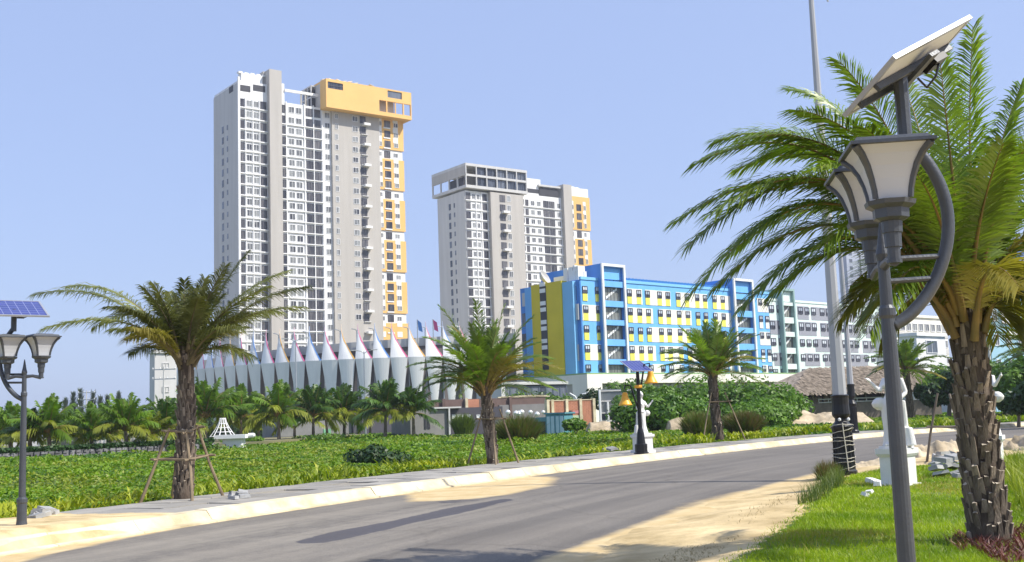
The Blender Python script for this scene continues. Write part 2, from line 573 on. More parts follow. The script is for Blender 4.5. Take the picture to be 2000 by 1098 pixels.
# pavement: bed plus single slabs
m_bed = mat('pavement_bed', (0.30, 0.27, 0.22), 0.95, 0.2, 3.0)
m_slab = mat('paving_slab', (0.30, 0.28, 0.245), 0.85, 0.16, 2.0, 0.25, 30, rnd=0.16)
walk = thing('pavement', 'grey slab pavement between the kerb and the green field', 'pavement')
walk['kind'] = 'structure'
del walk['category']
me = grid_mesh('slab_bed', np.arange(20, SMAX - 2, 1.0), np.array([0.355, 0.37, 1.0, 2.0, 3.2, 3.3]), lambda A, B, x, y: np.where(B > 3.25, -0.3, WALK - 0.03) + 0 * x, m_bed, smooth=False)
put('slab_bed', me, walk)
s_slab0, _ = st_of(gp(240, 1005, WALK))
s = s_slab0
SL = 1.2
while s < s_slab0 + 50:
    for j in range(3):
        if random.random() < 0.05: continue
        a, b = s + 0.012, s + SL - 0.012
        t0, t1 = 0.385 + j * 0.93, 0.385 + j * 0.93 + 0.905
        dz = [random.uniform(-0.012, 0.012) for _ in range(4)]
        cs = [(a, t0), (b, t0), (b, t1), (a, t1)]
        vs = []
        for (q, t_), z_ in zip(cs, dz):
            xy = rp(np.array(q), np.array(t_)); vs.append((xy[0], xy[1], WALK + z_))
        for (q, t_) in cs:
            xy = rp(np.array(q), np.array(t_)); vs.append((xy[0], xy[1], WALK - 0.05))
        MB().add(vs, [(0, 1, 2, 3), (0, 4, 5, 1), (1, 5, 6, 2), (2, 6, 7, 3), (3, 7, 4, 0)]).build('slab', m_slab, walk)
    s += SL

# sand blown over the near part of the pavement
m_sand = mat('sand', (0.50, 0.36, 0.16), 0.95, 0.22, 1.6, 0.8, 7, c2=(0.66, 0.52, 0.29), detail=8)
def sand_z(A, B, x, y):
    fade = np.clip((s_slab0 + 2.5 - A) / 5.0, 0, 1) + np.clip(1.2 - abs(A - s_slab0 - 9), 0, 1) * 0
    e = np.clip((B + 0.05) / 0.5, 0, 1) * np.clip((3.6 - B) / 0.8, 0, 1)
    return np.where(B < 0.36, np.interp(B, [-0.5, -0.03, 0.10, 0.36], [0.0, 0.05, WALK, WALK]), WALK) - 0.06 + (0.09 + 0.09 * fbm(x, y, 1.3, 5)) * np.minimum(1, fade) * np.clip(e + 0.25, 0, 1)
me = grid_mesh('sand_drift', np.arange(10, s_slab0 + 6, 0.2), np.linspace(-0.7, 3.7, 36), sand_z, m_sand)
tag(put('sand_drift', me), kind='structure')

# field beyond the pavement
m_field = mat('field_soil', (0.05, 0.09, 0.015), 0.95, 0.3, 0.4, c2=(0.08, 0.13, 0.02))
ts = 3.2 + np.concatenate([[0], np.geomspace(0.2, 175, 70)])
me = grid_mesh('field', np.concatenate([np.arange(0, SMAX, 2.0)]), ts, lambda A, B, x, y: np.where(B < 3.5, -0.02, field_h(x, y)), m_field)
tag(put('field', me), kind='structure')

# near verge (right of the road)
m_verge = mat('verge_soil', (0.46, 0.33, 0.14), 0.95, 0.25, 1.0, 0.7, 8, c2=(0.62, 0.48, 0.26), detail=8)
def verge_h(x, y, B=None):
    h = 0.06 + 0.16 * fbm(x, y, 3.5, 21)
    return h
def verge_z(A, B, x, y):
    e = np.clip((-B - ROADW + 0.3 + 1.5 * (fbm(x, y, 1.7, 33) - 0.5)) / 2.2, 0, 1)
    return -0.03 + (0.05 + verge_h(x, y)) * e
me = grid_mesh('verge', np.arange(20, SMAX, 0.6), -ROADW + 0.5 - np.concatenate([np.linspace(0, 6, 30), np.geomspace(6.3, 60, 20)]), verge_z, m_verge)
tag(put('verge', me), kind='structure')
def vz(x, y):
    s_, t_ = st_of((x, y))
    e = min(1, max(0, (-t_ - ROADW + 0.3 + 1.5 * (float(fbm(x, y, 1.7, 33)) - 0.5)) / 2.2))
    return float(-0.03 + (0.05 + verge_h(x, y)) * e)
# ------------------------------------------------------------------ buildings
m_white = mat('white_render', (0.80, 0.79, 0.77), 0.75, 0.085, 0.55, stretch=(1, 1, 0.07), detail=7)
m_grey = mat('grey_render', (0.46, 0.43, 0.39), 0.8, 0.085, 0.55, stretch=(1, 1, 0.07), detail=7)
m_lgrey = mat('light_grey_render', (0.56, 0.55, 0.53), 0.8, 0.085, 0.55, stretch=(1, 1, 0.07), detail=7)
m_orange = mat('orange_render', (0.80, 0.48, 0.16), 0.75, 0.05, 0.15)
m_dark = mat('dark_parts_recess_shade', (0.035, 0.035, 0.045), 0.6, 0.2, 0.4)  # near-black for doors and strips; elsewhere recess shade put into the colour
m_frame = mat('window_frame_white', (0.75, 0.75, 0.75), 0.5, 0.03, 1.0)
m_dframe = mat('window_frame_dark', (0.07, 0.07, 0.09), 0.4, 0.05, 1.0)
m_pane = pane_mat('glass_curtained', (0.05, 0.05, 0.06), (0.36, 0.37, 0.36), 0.35)
m_pane_lt = pane_mat('glass_painted_sky', (0.30, 0.34, 0.40), (0.66, 0.70, 0.74), 0.5, 0.1)  # pale glass with the reflected sky painted into its colour
m_pane2 = pane_mat('glass_balcony_shade', (0.03, 0.03, 0.04), (0.17, 0.16, 0.16), 0.35)  # shade of the balcony recesses put into dark glass
m_pane3 = pane_mat('glass_dark', (0.02, 0.025, 0.04), (0.16, 0.18, 0.22), 0.45, 0.06)

WINM = {}
def win_meshes(w_, h_, nv, nh, fr, fm, pm, dep):
    k = (round(w_, 2), round(h_, 2), nv, nh, fr, fm.name, pm.name, dep)
    if k not in WINM:
        a = MB()
        a.box(0, fr, -dep, 0.02, 0, h_).box(w_ - fr, w_, -dep, 0.02, 0, h_)
        a.box(fr, w_ - fr, -dep, 0.02, 0, fr).box(fr, w_ - fr, -dep, 0.02, h_ - fr, h_)
        for i in range(1, nv):
            x = w_ * i / nv
            a.box(x - fr * .35, x + fr * .35, -dep * .8, 0.02, fr, h_ - fr)
        for i in range(1, nh):
            z = h_ * (0.44 if nh == 2 else i / nh)
            a.box(fr, w_ - fr, -dep * .7, 0.02, z - fr * .35, z + fr * .35)
        if nh == 2:                     # lower pane dark, sky reflection painted into the pale upper lights
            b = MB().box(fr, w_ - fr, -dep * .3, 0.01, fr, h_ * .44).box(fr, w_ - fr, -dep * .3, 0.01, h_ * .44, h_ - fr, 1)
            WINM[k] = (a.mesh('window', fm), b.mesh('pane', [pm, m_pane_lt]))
        else:
            b = MB().box(fr, w_ - fr, -dep * .3, 0.01, fr, h_ - fr)
            WINM[k] = (a.mesh('window', fm), b.mesh('pane', pm))
    return WINM[k]
def window(parent, x, y, z, w_, h_, nv=2, nh=1, fr=0.09, fm=None, pm=None, dep=0.12, name='window', face='front'):
    fm = fm or m_frame; pm = pm or m_pane
    a, b = win_meshes(w_, h_, nv, nh, fr, fm, pm, dep)
    o = put(name, a, parent, (x, y, z), R(-90) if face == 'left' else 0)
    put('pane', b, o)
    return o

class Facade:
    """local frame: +x along the sunlit front, +y into the building, z up"""
    def __init__(s, px, py, Y, az):
        p = at(px, py, Y)
        s.o = np.array((p[0], p[1], 0.0))
        a = R(az)
        s.dx = np.array((math.sin(a), math.cos(a), 0))
        s.dy = np.array((-math.cos(a), math.sin(a), 0))
        s.rz = math.atan2(s.dx[1], s.dx[0])
    def hit(s, px, py, n, off):
        d = ray(px, py)
        t = ((s.o - EYEP) @ n + off) / (d @ n)
        return EYEP + d * t - s.o
    def uz(s, px, py, y=0.0):
        q = s.hit(px, py, s.dy, y); return q @ s.dx, q[2]
    def u(s, px, py, y=0.0): return s.uz(px, py, y)[0]
    def z(s, px, py, y=0.0): return s.uz(px, py, y)[1]
    def vz(s, px, py, x=0.0):
        q = s.hit(px, py, s.dx, x); return q @ s.dy, q[2]
    def empty(s, name, label, cat, group=None):
        return thing(name, label, cat, s.o, s.rz, group)

def part(parent, name, m, x0, x1, y0, y1, z0, z1, label=None):
    o = MB().box(x0, x1, y0, y1, z0, z1).build(name, m, parent)
    if label: o['label'] = label
    return o

# ------------------------------------------------ tall tower
def tower_one():
    f = Facade(467.5, 470, 314, 53)
    T_ = f.empty('apartment_tower', 'tall white apartment tower with an orange box on its roof', 'tower')
    zr = lambda i: zbase - i * FH
    u = lambda px: f.u(px, 251)
    zA = f.z(472, 231)
    FH = (f.z(472, 231) - f.z(479, 447)) / 10.0
    zbase = zA                              # bottom of first regular row opening
    NR = 22
    zlow = f.z(480, 690)
    x0, xp0, xp1, xs2, xg0, xg1, xe = 0.0, u(522), u(546), u(646), u(653), u(738), u(784)
    ztopL = f.z(464, 156)
    zroof2 = f.z(575, 203)
    D = 19.0
    vback = f.vz(419, 300)[0]
    # bodies
    part(T_, 'wall', m_white, 0.0, xp0, 0, vback, -0.9, ztopL, 'white end bay')
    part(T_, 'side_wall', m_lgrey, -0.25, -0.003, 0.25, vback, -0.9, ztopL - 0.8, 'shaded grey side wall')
    part(T_, 'wall', m_white, xp1, xs2, 0.01, D, -0.9, zroof2, 'white centre bay')
    part(T_, 'wall', m_grey, xs2 + 0.004, xg1, -0.8, D, -0.9, f.z(680, 222), 'beige grey bay')
    part(T_, 'wall', m_white, xg1 + 0.004, xe, -0.2, D, -0.9, f.z(760, 232), 'white end of orange bay')
    part(T_, 'pillar', m_grey, xp0 + 0.004, xp1 - 0.004, -1.8, 8, -0.9, f.z(535, 140), 'beige pillar rising above the roof')
    # fins and parapet of left bay
    part(T_, 'corner_fin', m_white, -0.4, 0.25, -0.55, 0.0, 4, f.z(462, 150))
    part(T_, 'parapet', m_white, u(474), xp0 - 1, 0.8, 3.0, ztopL, f.z(490, 143))
    for a, b in ((468, 489), (494, 518)):
        z_ = f.z((a + b) / 2, 173)
        part(T_, 'roof_opening_shade', m_dark, f.u(a, 173), f.u(b, 173), -0.03, 0.3, z_ - 0.95, z_ + 0.95)  # solid slab, shade inside the roof slot painted as its dark colour
    vv0, zz0 = f.vz(449, 176)
    vv1, zz1 = f.vz(457, 172)
    part(T_, 'roof_opening_shade', m_dark, -0.3, 0, min(vv0, vv1), max(vv0, vv1), zz0 - 1.2, zz0 + 0.7)  # side slot likewise a dark slab painted as shade
    # small cut piece roof steps
    part(T_, 'roof_block', m_white, xp1 + 0.01, u(557), 0.3, 5, zroof2, f.z(549, 162))
    part(T_, 'roof_beam', m_white, u(557), u(622), -0.15, 0.4, f.z(590, 184), f.z(590, 179))
    for px in (588, 597):
        part(T_, 'roof_post', m_grey, u(px), u(px) + 0.35, 0.0, 0.35, zroof2, f.z(px, 184))
    # side slit windows, two columns
    for i in range(NR):
        for px, hh, nm in ((437, 2.1, 'side_window'), (446, 1.5, 'side_window')):
            v = f.vz(px, 300)[0]
            z_ = zr(i) - 2.2 + (0.3 if px > 440 else 0)
            a = MB().box(-0.33, -0.2, v - 0.62 + (0.25 if px > 440 else 0), v + 0.62 - (0.25 if px > 440 else 0), z_, z_ + hh)
            if i == 0: (tower_one.s1 if px < 440 else tower_one.s2)['m'] = a.mesh(nm, m_pane3)
            k = tower_one.s1 if px < 440 else tower_one.s2
            put(nm, k['m'], T_, (0, 0, -i * FH)) if i else put(nm, k['m'], T_)
    # windows by column: (px0, px1, height, style)
    cols = [(466, 477, 2.45, 'b'), (481, 492, 1.95, 'w'), (494.7, 505.6, 1.95, 'w'), (508.5, 520.5, 2.45, 'b'),
            (547.5, 557, 2.45, 'b'), (563.3, 575, 1.95, 'w'), (577.6, 589.6, 1.95, 'w'), (597.5, 610.5, 2.5, 'b'), (613, 626, 2.5, 'b'),
            (634, 644, 1.8, 'w'), (654, 660.5, 1.75, 'w'), (688, 699, 1.75, 'w'), (703, 714, 2.3, 'b'),
            (739.5, 744.5, 1.5, 'n'), (749.5, 761, 2.2, 'b'), (767.5, 776, 1.5, 'n')]
    first = True
    for px0, px1, hh, st in cols:
        off = -0.8 if 652 < px0 < 738 else (-0.24 if px0 > 738 else 0.0)
        y = off - 0.003
        a, b = f.u(px0, 251, off), f.u(px1, 251, off)
        for i in range(-1, NR):
            if (px0 < 470 or px0 > 640) and i > 18: continue
            zz = zr(i) + 0.22 + (0.28 if st != 'b' else 0)
            if zz + hh > (zroof2 if 546 < px0 < 640 else 999): continue
            yy = y - (0.32 if px0 > 738 and (i + 1) % 4 != 3 else 0)
            nm = 'balcony_glazing' if st == 'b' else 'window'
            window(T_, a, yy, zz, b - a, hh, 2, 1, 0.07 if st == 'b' else 0.12, m_frame if st != 'b' else m_dframe, m_pane2 if st == 'b' else m_pane, 0.1, nm)
    # slabs and fins in the white bays
    sl = MB().box(0, xp0 - 0.02, -0.42, 0, -0.16, 0.16).mesh('floor_slab', m_white)
    sl2 = MB().box(xp1 + 0.02, u(630), -0.42, 0, -0.14, 0.14).mesh('floor_slab', m_white)
    sl3 = MB().box(u(702), u(715), -1.25, -0.8, -0.14, 0.1).mesh('balcony_slab', m_lgrey)
    led = MB().box(u(705), u(717), -2.3, -0.8, -0.45, 0.3).mesh('balcony_ledge', m_white)
    for i in range(-1, NR):
        put('floor_slab', sl, T_, (0, 0, zr(i)))
        if i >= 0: put('floor_slab', sl2, T_, (0, 0, zr(i)))
        put('balcony_slab', sl3, T_, (0, 0, zr(i)))
        if i % 2 == 1: put('balcony_ledge', led, T_, (0, 0, zr(i)))
    for px in (479, 493.3, 506.8): part(T_, 'fin', m_white, u(px) - .1, u(px) + .1, -0.3, 0, zlow, zbase + FH + 3.0)
    for px in (558.5, 594, 611.8, 628.5): part(T_, 'fin', m_white, u(px) - .14, u(px) + .14, -0.35, 0.01, zlow, zroof2 + 0.3)
    # recess between white bay and beige bay is dark side of beige bay; orange frames
    oa, ob = xg1 + 0.01, xe + 0.35
    k = -1
    while k < NR:
        zt, zb = zr(k) + (3.1 if k > 0 else 2.9), zr(k + 2) - 0.35
        part(T_, 'orange_panel', m_orange, oa, ob, -0.55, -0.2, zb, zt)
        for i in (k, k + 1, k + 2):
            for p0, p1 in ((739, 745), (767, 776.5)):
                zz = zr(i) + 0.22 + 0.28 + 1.5
                part(T_, 'white_panel', m_white, f.u(p0, 251, -.55), f.u(p1, 251, -.55), -0.62, -0.55, zz + 0.02, zr(i) + FH + 0.42)
            part(T_, 'sill_band', m_white, f.u(748.5, 251, -.55), f.u(761.5, 251, -.55), -0.75, -0.55, zr(i) - 0.2, zr(i) + 0.2)
        k += 4
    # orange roof box
    pr = -4.0
    bx0, bx1 = f.u(637, 180, pr), f.u(803.5, 200, pr)
    bzt, bzb = f.z(637, 153, pr), f.z(639, 209, pr)
    fb = MB()
    box = thing_box(T_, f, m_orange, bx0, bx1, pr, 6.0, bzb, bzt)
    # rear framework left of the box
    for py_ in (0, 1, 2):
        zq = bzb + (bzt - bzb) * (0.12 + 0.40 * py_)
        part(T_, 'frame_beam', m_lgrey, bx0 - 1.6, bx0 - 0.01, 3.0, 9.5, zq - .15, zq + .15)
    for yq in (3.0, 5.2, 7.3, 9.3):
        part(T_, 'frame_post', m_lgrey, bx0 - 1.62, bx0 - 1.35, yq, yq + 0.3, zroof2 - 1, bzt - 0.5)
    part(T_, 'inner_wall', m_dark, bx0 - 1.2, bx0 - 0.02, 3.2, 9.2, zroof2 - 1, bzt - 1.6)
    # roof clutter
    for i in range(9):
        x = bx0 + 1.0 + i * 2.0 + random.uniform(-.3, .3)
        a = MB().box(-0.8, 0.8, -0.9, 0.9, 0, 0.12, M=Matrix.Rotation(R(random.choice((16, 24, -14))), 4, 'Y')).build('roof_panel', m_white if i < 6 else m_lgrey, T_, (x, random.uniform(-2.5, 0), bzt + 0.55))
        part(T_, 'roof_tank', m_lgrey, x - 0.3, x + 0.3, 0.3, 0.9, bzt, bzt + 0.5)
    for i in range(7):
        x = u(470) + i * 1.9
        part(T_, 'roof_unit', m_white, x, x + 1.2, 1.2, 2.6, f.z(490, 143), f.z(490, 143) + random.uniform(.2, .6))
    part(T_, 'roof_unit', m_grey, xp0 - 0.5, xp0 + 1.2, 1.5, 4, ztopL, f.z(520, 137))
    return f
tower_one.s1, tower_one.s2 = {}, {}

def thing_box(T_, f, m, x0, x1, y0, y1, z0, z1):
    """orange roof box with real openings in its front"""
    uu = lambda px, py: f.u(px, py, y0)
    zz = lambda px, py: f.z(px, py, y0)
    th = 0.6
    part(T_, 'box_floor', m, x0, x1, y0 + th, y1, z0, z0 + 0.9)
    part(T_, 'box_roof', m, x0, x1, y0 + th, y1, z1 - 0.6, z1)
    part(T_, 'box_side', m, x0, x0 + th, y0 + th, y0 + 4.0, z0 + 0.9, z1 - 0.6)
    part(T_, 'box_side', m_grey, x0, x0 + th, y0 + 4.004, y1, z0 + 0.9, z1 - 0.6)
    part(T_, 'box_back', m_grey, x0 + th, uu(772, 200), y1 - th, y1, z0 + 0.9, z1 - 0.6)
    # front panel pieces round the openings
    a0, a1 = uu(640, 165), uu(670, 172)
    at_, ab = zz(641, 159), zz(641, 172)
    b0, b1 = uu(757, 183), uu(785, 188)
    bt, bb = zz(757, 176.5), zz(757, 190)
    c0, c1 = uu(741, 205), x1 - 0.35
    ct, cb = zz(741, 195), zz(741, 217)
    xs = sorted({x0, a0, a1, b0, b1, c0, c1, x1}); zs_ = sorted({z0, at_, ab, bt, bb, ct, cb, z1})
    fm = MB()
    for xa, xb in zip(xs[:-1], xs[1:]):
        for za, zc in zip(zs_[:-1], zs_[1:]):
            mx_, mz_ = (xa + xb) / 2, (za + zc) / 2
            if any(p < mx_ < q and r_ < mz_ < t_ for p, q, r_, t_ in ((a0, a1, ab, at_), (b0, b1, bb, bt), (c0, c1, cb, ct))): continue
            fm.box(xa, xb, y0, y0 + th - 0.004, za, zc)
    fm.build('box_front', m, T_)
    for px in (754.5, 787):
        part(T_, 'box_mullion', m, uu(px, 205), uu(px, 205) + 0.42, y0 + .05, y0 + 0.45, cb, ct)
    part(T_, 'window', m_pane3, a0, a1, y0 + 0.25, y0 + 0.4, ab, at_)
    part(T_, 'window', m_pane3, b0, b1, y0 + 0.25, y0 + 0.4, bb, bt)
    part(T_, 'louvre', m_dframe, a0, a1, y0 + 0.08, y0 + 0.2, (ab + at_) / 2 - .1, (ab + at_) / 2 + .1)
    part(T_, 'inner_wall', m_lgrey, c0, uu(780, 205), y0 + 3.5, y0 + 3.8, cb, ct + 1)
    part(T_, 'corner_post', m, x1 - 0.35, x1, y1 - 0.35, y1, z0 + 0.9, z1 - .6)
    part(T_, 'rail', m_lgrey, uu(785, 205), x1, y1 - 0.2, y1 - 0.1, z0 + 1.6, z0 + 1.75)

f1 = tower_one()

# ------------------------------------------------ second tower
def tower_two():
    f = Facade(909.5, 400, 368, 53.5)
    T_ = f.empty('apartment_tower', 'shorter grey and white apartment tower with an open frame storey on top', 'tower')
    R0 = 480
    u = lambda px, y=0.0: f.u(px, R0, y)
    FH = (f.z(914, 391) - f.z(921, 591)) / 10.6
    zb0 = f.z(914, 391)
    zr = lambda i: zb0 - i * FH
    NR = 17
    vback = f.vz(857, 450)[0]
    xw0, xw1, xg1 = u(957), u(1020), u(1101)
    ztop = f.z(912, 372)
    part(T_, 'wall', m_white, 0, u(956), 0, vback, -0.9, ztop, 'white window bay')
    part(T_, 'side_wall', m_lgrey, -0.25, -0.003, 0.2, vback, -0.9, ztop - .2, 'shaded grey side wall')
    part(T_, 'wall', m_grey, u(956) + .004, xw1, -1.6, vback, -0.9, ztop, 'beige pillar bay')
    part(T_, 'wall', m_white, xw1 + .004, xg1, 0.4, vback, -0.9, f.z(1050, 381), 'white rear bay')
    part(T_, 'wall', m_grey, xg1 + .004, u(1117), -1.2, vback, -0.9, f.z(1104, 362), 'beige strip')
    part(T_, 'wall', m_white, u(1117) + .004, u(1152), -0.3, vback, -0.9, f.z(1135, 369), 'end bay')
    part(T_, 'roof_wall', m_white, u(1034), u(1062), 0.5, 6, f.z(1050, 381) - .02, f.z(1045, 349))
    part(T_, 'roof_opening_shade', m_dark, u(1036), u(1058), 0.44, 0.5, f.z(1046, 377), f.z(1046, 369))  # dark slab on the roof wall, painted as shade of an opening
    part(T_, 'roof_slab', m_lgrey, u(1056), xg1, -0.3, 6, f.z(1075, 366.5), f.z(1075, 363))
    part(T_, 'roof_opening_shade', m_dark, u(1058), u(1096), 0.34, 0.42, f.z(1075, 384), f.z(1075, 368))  # dark slab painted as the shade under the roof slab
    for i in range(4):
        part(T_, 'roof_unit', m_white, u(1105 + i * 8), u(1111 + i * 8), 0, 2.0, f.z(1135, 369), f.z(1105 + i * 8, 361 + i * 1.8))
    cols = [(912.5, 921.5, 2.5, 'b'), (924.5, 930.5, 1.8, 'w'), (933.5, 939.5, 1.8, 'w'), (945, 953.5, 2.5, 'b'),
            (979, 989.5, 2.4, 'b'), (993, 1000.5, 2.1, 'w'), (1022, 1027, 2.1, 'w'), (1029, 1035, 2.3, 'b'),
            (1039.5, 1047, 1.8, 'w'), (1051.5, 1059, 1.8, 'w'), (1064, 1074.5, 2.6, 'b'), (1075.5, 1086, 2.6, 'b'), (1091, 1097.5, 1.9, 'w'),
            (1119, 1122.5, 1.8, 'n'), (1128, 1137, 2.4, 'b'), (1142, 1146.5, 1.8, 'n')]
    for px0, px1, hh, st in cols:
        off = -1.6 if 956 < px0 < 1015 else (0.4 if 1015 < px0 < 1100 else (-0.3 if px0 > 1117 else 0))
        y = off - 0.003
        a, b = u(px0, off), u(px1, off)
        for i in range(NR):
            zz = zr(i) + 0.2 + (0.3 if st != 'b' else 0)
            if px0 > 1110 and i > 12: continue
            if px0 > 1036 and i > 14: continue
            yy = y - (0.32 if px0 > 1117 and i % 4 != 3 else 0)
            window(T_, a, yy, zz, b - a, hh, 2, 1, 0.08 if st == 'b' else 0.12, m_dframe if st == 'b' else m_frame, m_pane2 if st == 'b' else m_pane, 0.1, 'balcony_glazing' if st == 'b' else 'window')
    sl = MB().box(0, u(956) - .02, -0.4, 0, -0.16, 0.16).mesh('floor_slab', m_white)
    sl2 = MB().box(u(1020) + .02, u(1100, .4), -0.05, 0.4, -0.14, 0.14).mesh('floor_slab', m_white)
    led = MB().box(u(982, -1.6), u(994, -1.6), -3.0, -1.6, -0.45, 0.3).mesh('balcony_ledge', m_white)
    for i in range(NR):
        put('floor_slab', sl, T_, (0, 0, zr(i)))
        put('floor_slab', sl2, T_, (0, 0, zr(i)))
        if i % 2 == 1: put('balcony_ledge', led, T_, (0, 0, zr(i)))
    for px in (931.9, 942.2): part(T_, 'fin', m_white, u(px) - .12, u(px) + .12, -0.3, 0, 30, ztop)
    for k in (0, 4, 8):
        part(T_, 'orange_panel', m_orange, u(1117) + .01, u(1152) + .3, -0.62, -0.3, zr(k + 2) - .3, zr(k) + 3.0 + (2.5 if k == 0 else 0))
        for i in (k, k + 1, k + 2):
            for p0, p1 in ((1118.8, 1123), (1141.5, 1147)):
                part(T_, 'white_panel', m_white, u(p0, -.6), u(p1, -.6), -0.69, -0.62, zr(i) + 2.35, zr(i) + FH + 0.42)
    # side slit windows
    mA = MB().box(-0.33, -0.2, -0.6, 0.6, 0, 2.2).mesh('side_window', m_pane3)
    mB = MB().box(-0.33, -0.2, -0.35, 0.35, 0, 1.6).mesh('side_window', m_pane3)
    va, vb, vc = f.vz(882, 480)[0], f.vz(891, 480)[0], f.vz(876, 480)[0]
    for i in range(NR + 3):
        put('side_window', mA, T_, (0, va, zr(i) - 2.0))
        put('side_window', mB, T_, (0, vb, zr(i) - 1.6))
    # two-storey open frame on top
    y0 = -1.8
    x0 = f.u(912, 375, y0); x1 = f.u(1031, 381, y0)
    zb, zt = f.z(913, 366, y0), f.z(911, 318, y0)
    zm = (zb + zt) / 2
    xl = f.u(850, 396, vback + 1)
    x0 = min(x0, -0.8)
    y1 = vback + 2.5
    part(T_, 'frame_floor', m_lgrey, x0, x1, y0, y1, zb, zb + 1.0)
    part(T_, 'frame_roof', m_lgrey, x0, x1, y0, y1, zt - 0.9, zt)
    part(T_, 'frame_beam', m_lgrey, x0, x1, y0 + .05, y0 + 0.6, zm - .2, zm + .55)
    part(T_, 'side_panel', m_grey, x0 + .003, x0 + 0.4, y0 + 0.7, y1 - .01, zm + .1, zt - 0.91)
    nb = 6
    for i in range(nb + 1):
        x = x0 + (x1 - x0 - 0.5) * i / nb
        part(T_, 'frame_post', m_lgrey, x, x + 0.36, y0 + .02, y0 + .5, zb + 1, zt - .9)
        if i < nb and not (i == 0):
            for zq in (zb + 1.0, zm + .6):
                window(T_, x + 0.5, y0 + 0.75, zq, (x1 - x0 - .5) / nb - 0.5, zm - zb - 1.3, random.choice((1, 2, 3)), 1, 0.12, m_dframe, m_pane3, 0.15, 'frame_glazing')
    for i in range(5):
        y = y0 + (y1 - y0 - .5) * i / 4
        part(T_, 'frame_post', m_lgrey, x0 + .02, x0 + .45, y + (.5 if i == 0 else 0), y + 0.45, zb + 1, zm + .1)
    part(T_, 'inner_wall', m_grey, x0 + 3, x1 - 1, 4, 5, zb + 1, zt - .9)
    part(T_, 'inner_wall', m_dark, x0 + 1.2, x0 + 1.5, 1.5, 10, zb + 1, zm)
    for i in range(6):
        x = x0 + 5 + i * 4.5
        part(T_, 'roof_unit', m_lgrey, x, x + random.uniform(.8, 2), 2, 4, zt, zt + random.uniform(.3, .8))
    return f
f2 = tower_two()

# ------------------------------------------------ blue and yellow block and its mint neighbour
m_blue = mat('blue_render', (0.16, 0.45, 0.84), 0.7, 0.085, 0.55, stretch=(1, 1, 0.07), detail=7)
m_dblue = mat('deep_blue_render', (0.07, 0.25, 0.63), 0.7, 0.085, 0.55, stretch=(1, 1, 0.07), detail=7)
m_skyblue = mat('sky_blue_render', (0.20, 0.50, 0.80), 0.7, 0.06, 0.2)
m_yel = mat('yellow_render', (0.82, 0.76, 0.12), 0.7, 0.06, 0.3)
m_olive = mat('mustard_render', (0.66, 0.52, 0.025), 0.75, 0.08, 0.2)
m_cream = mat('cream_render', (0.80, 0.77, 0.68), 0.75, 0.085, 0.55, stretch=(1, 1, 0.07), detail=7)
m_mint = mat('mint_render', (0.68, 0.80, 0.75), 0.75, 0.085, 0.55, stretch=(1, 1, 0.07), detail=7)
m_mint2 = mat('grey_green_render', (0.27, 0.40, 0.38), 0.75, 0.06, 0.2)
m_mint3 = mat('slate_panel', (0.30, 0.31, 0.35), 0.75, 0.05, 0.3)
m_green = mat('green_coping', (0.25, 0.40, 0.18), 0.8, 0.1, 0.5)
m_metal = mat('galvanised_metal', (0.42, 0.44, 0.45), 0.4, 0.1, 2.0, metal=0.6)

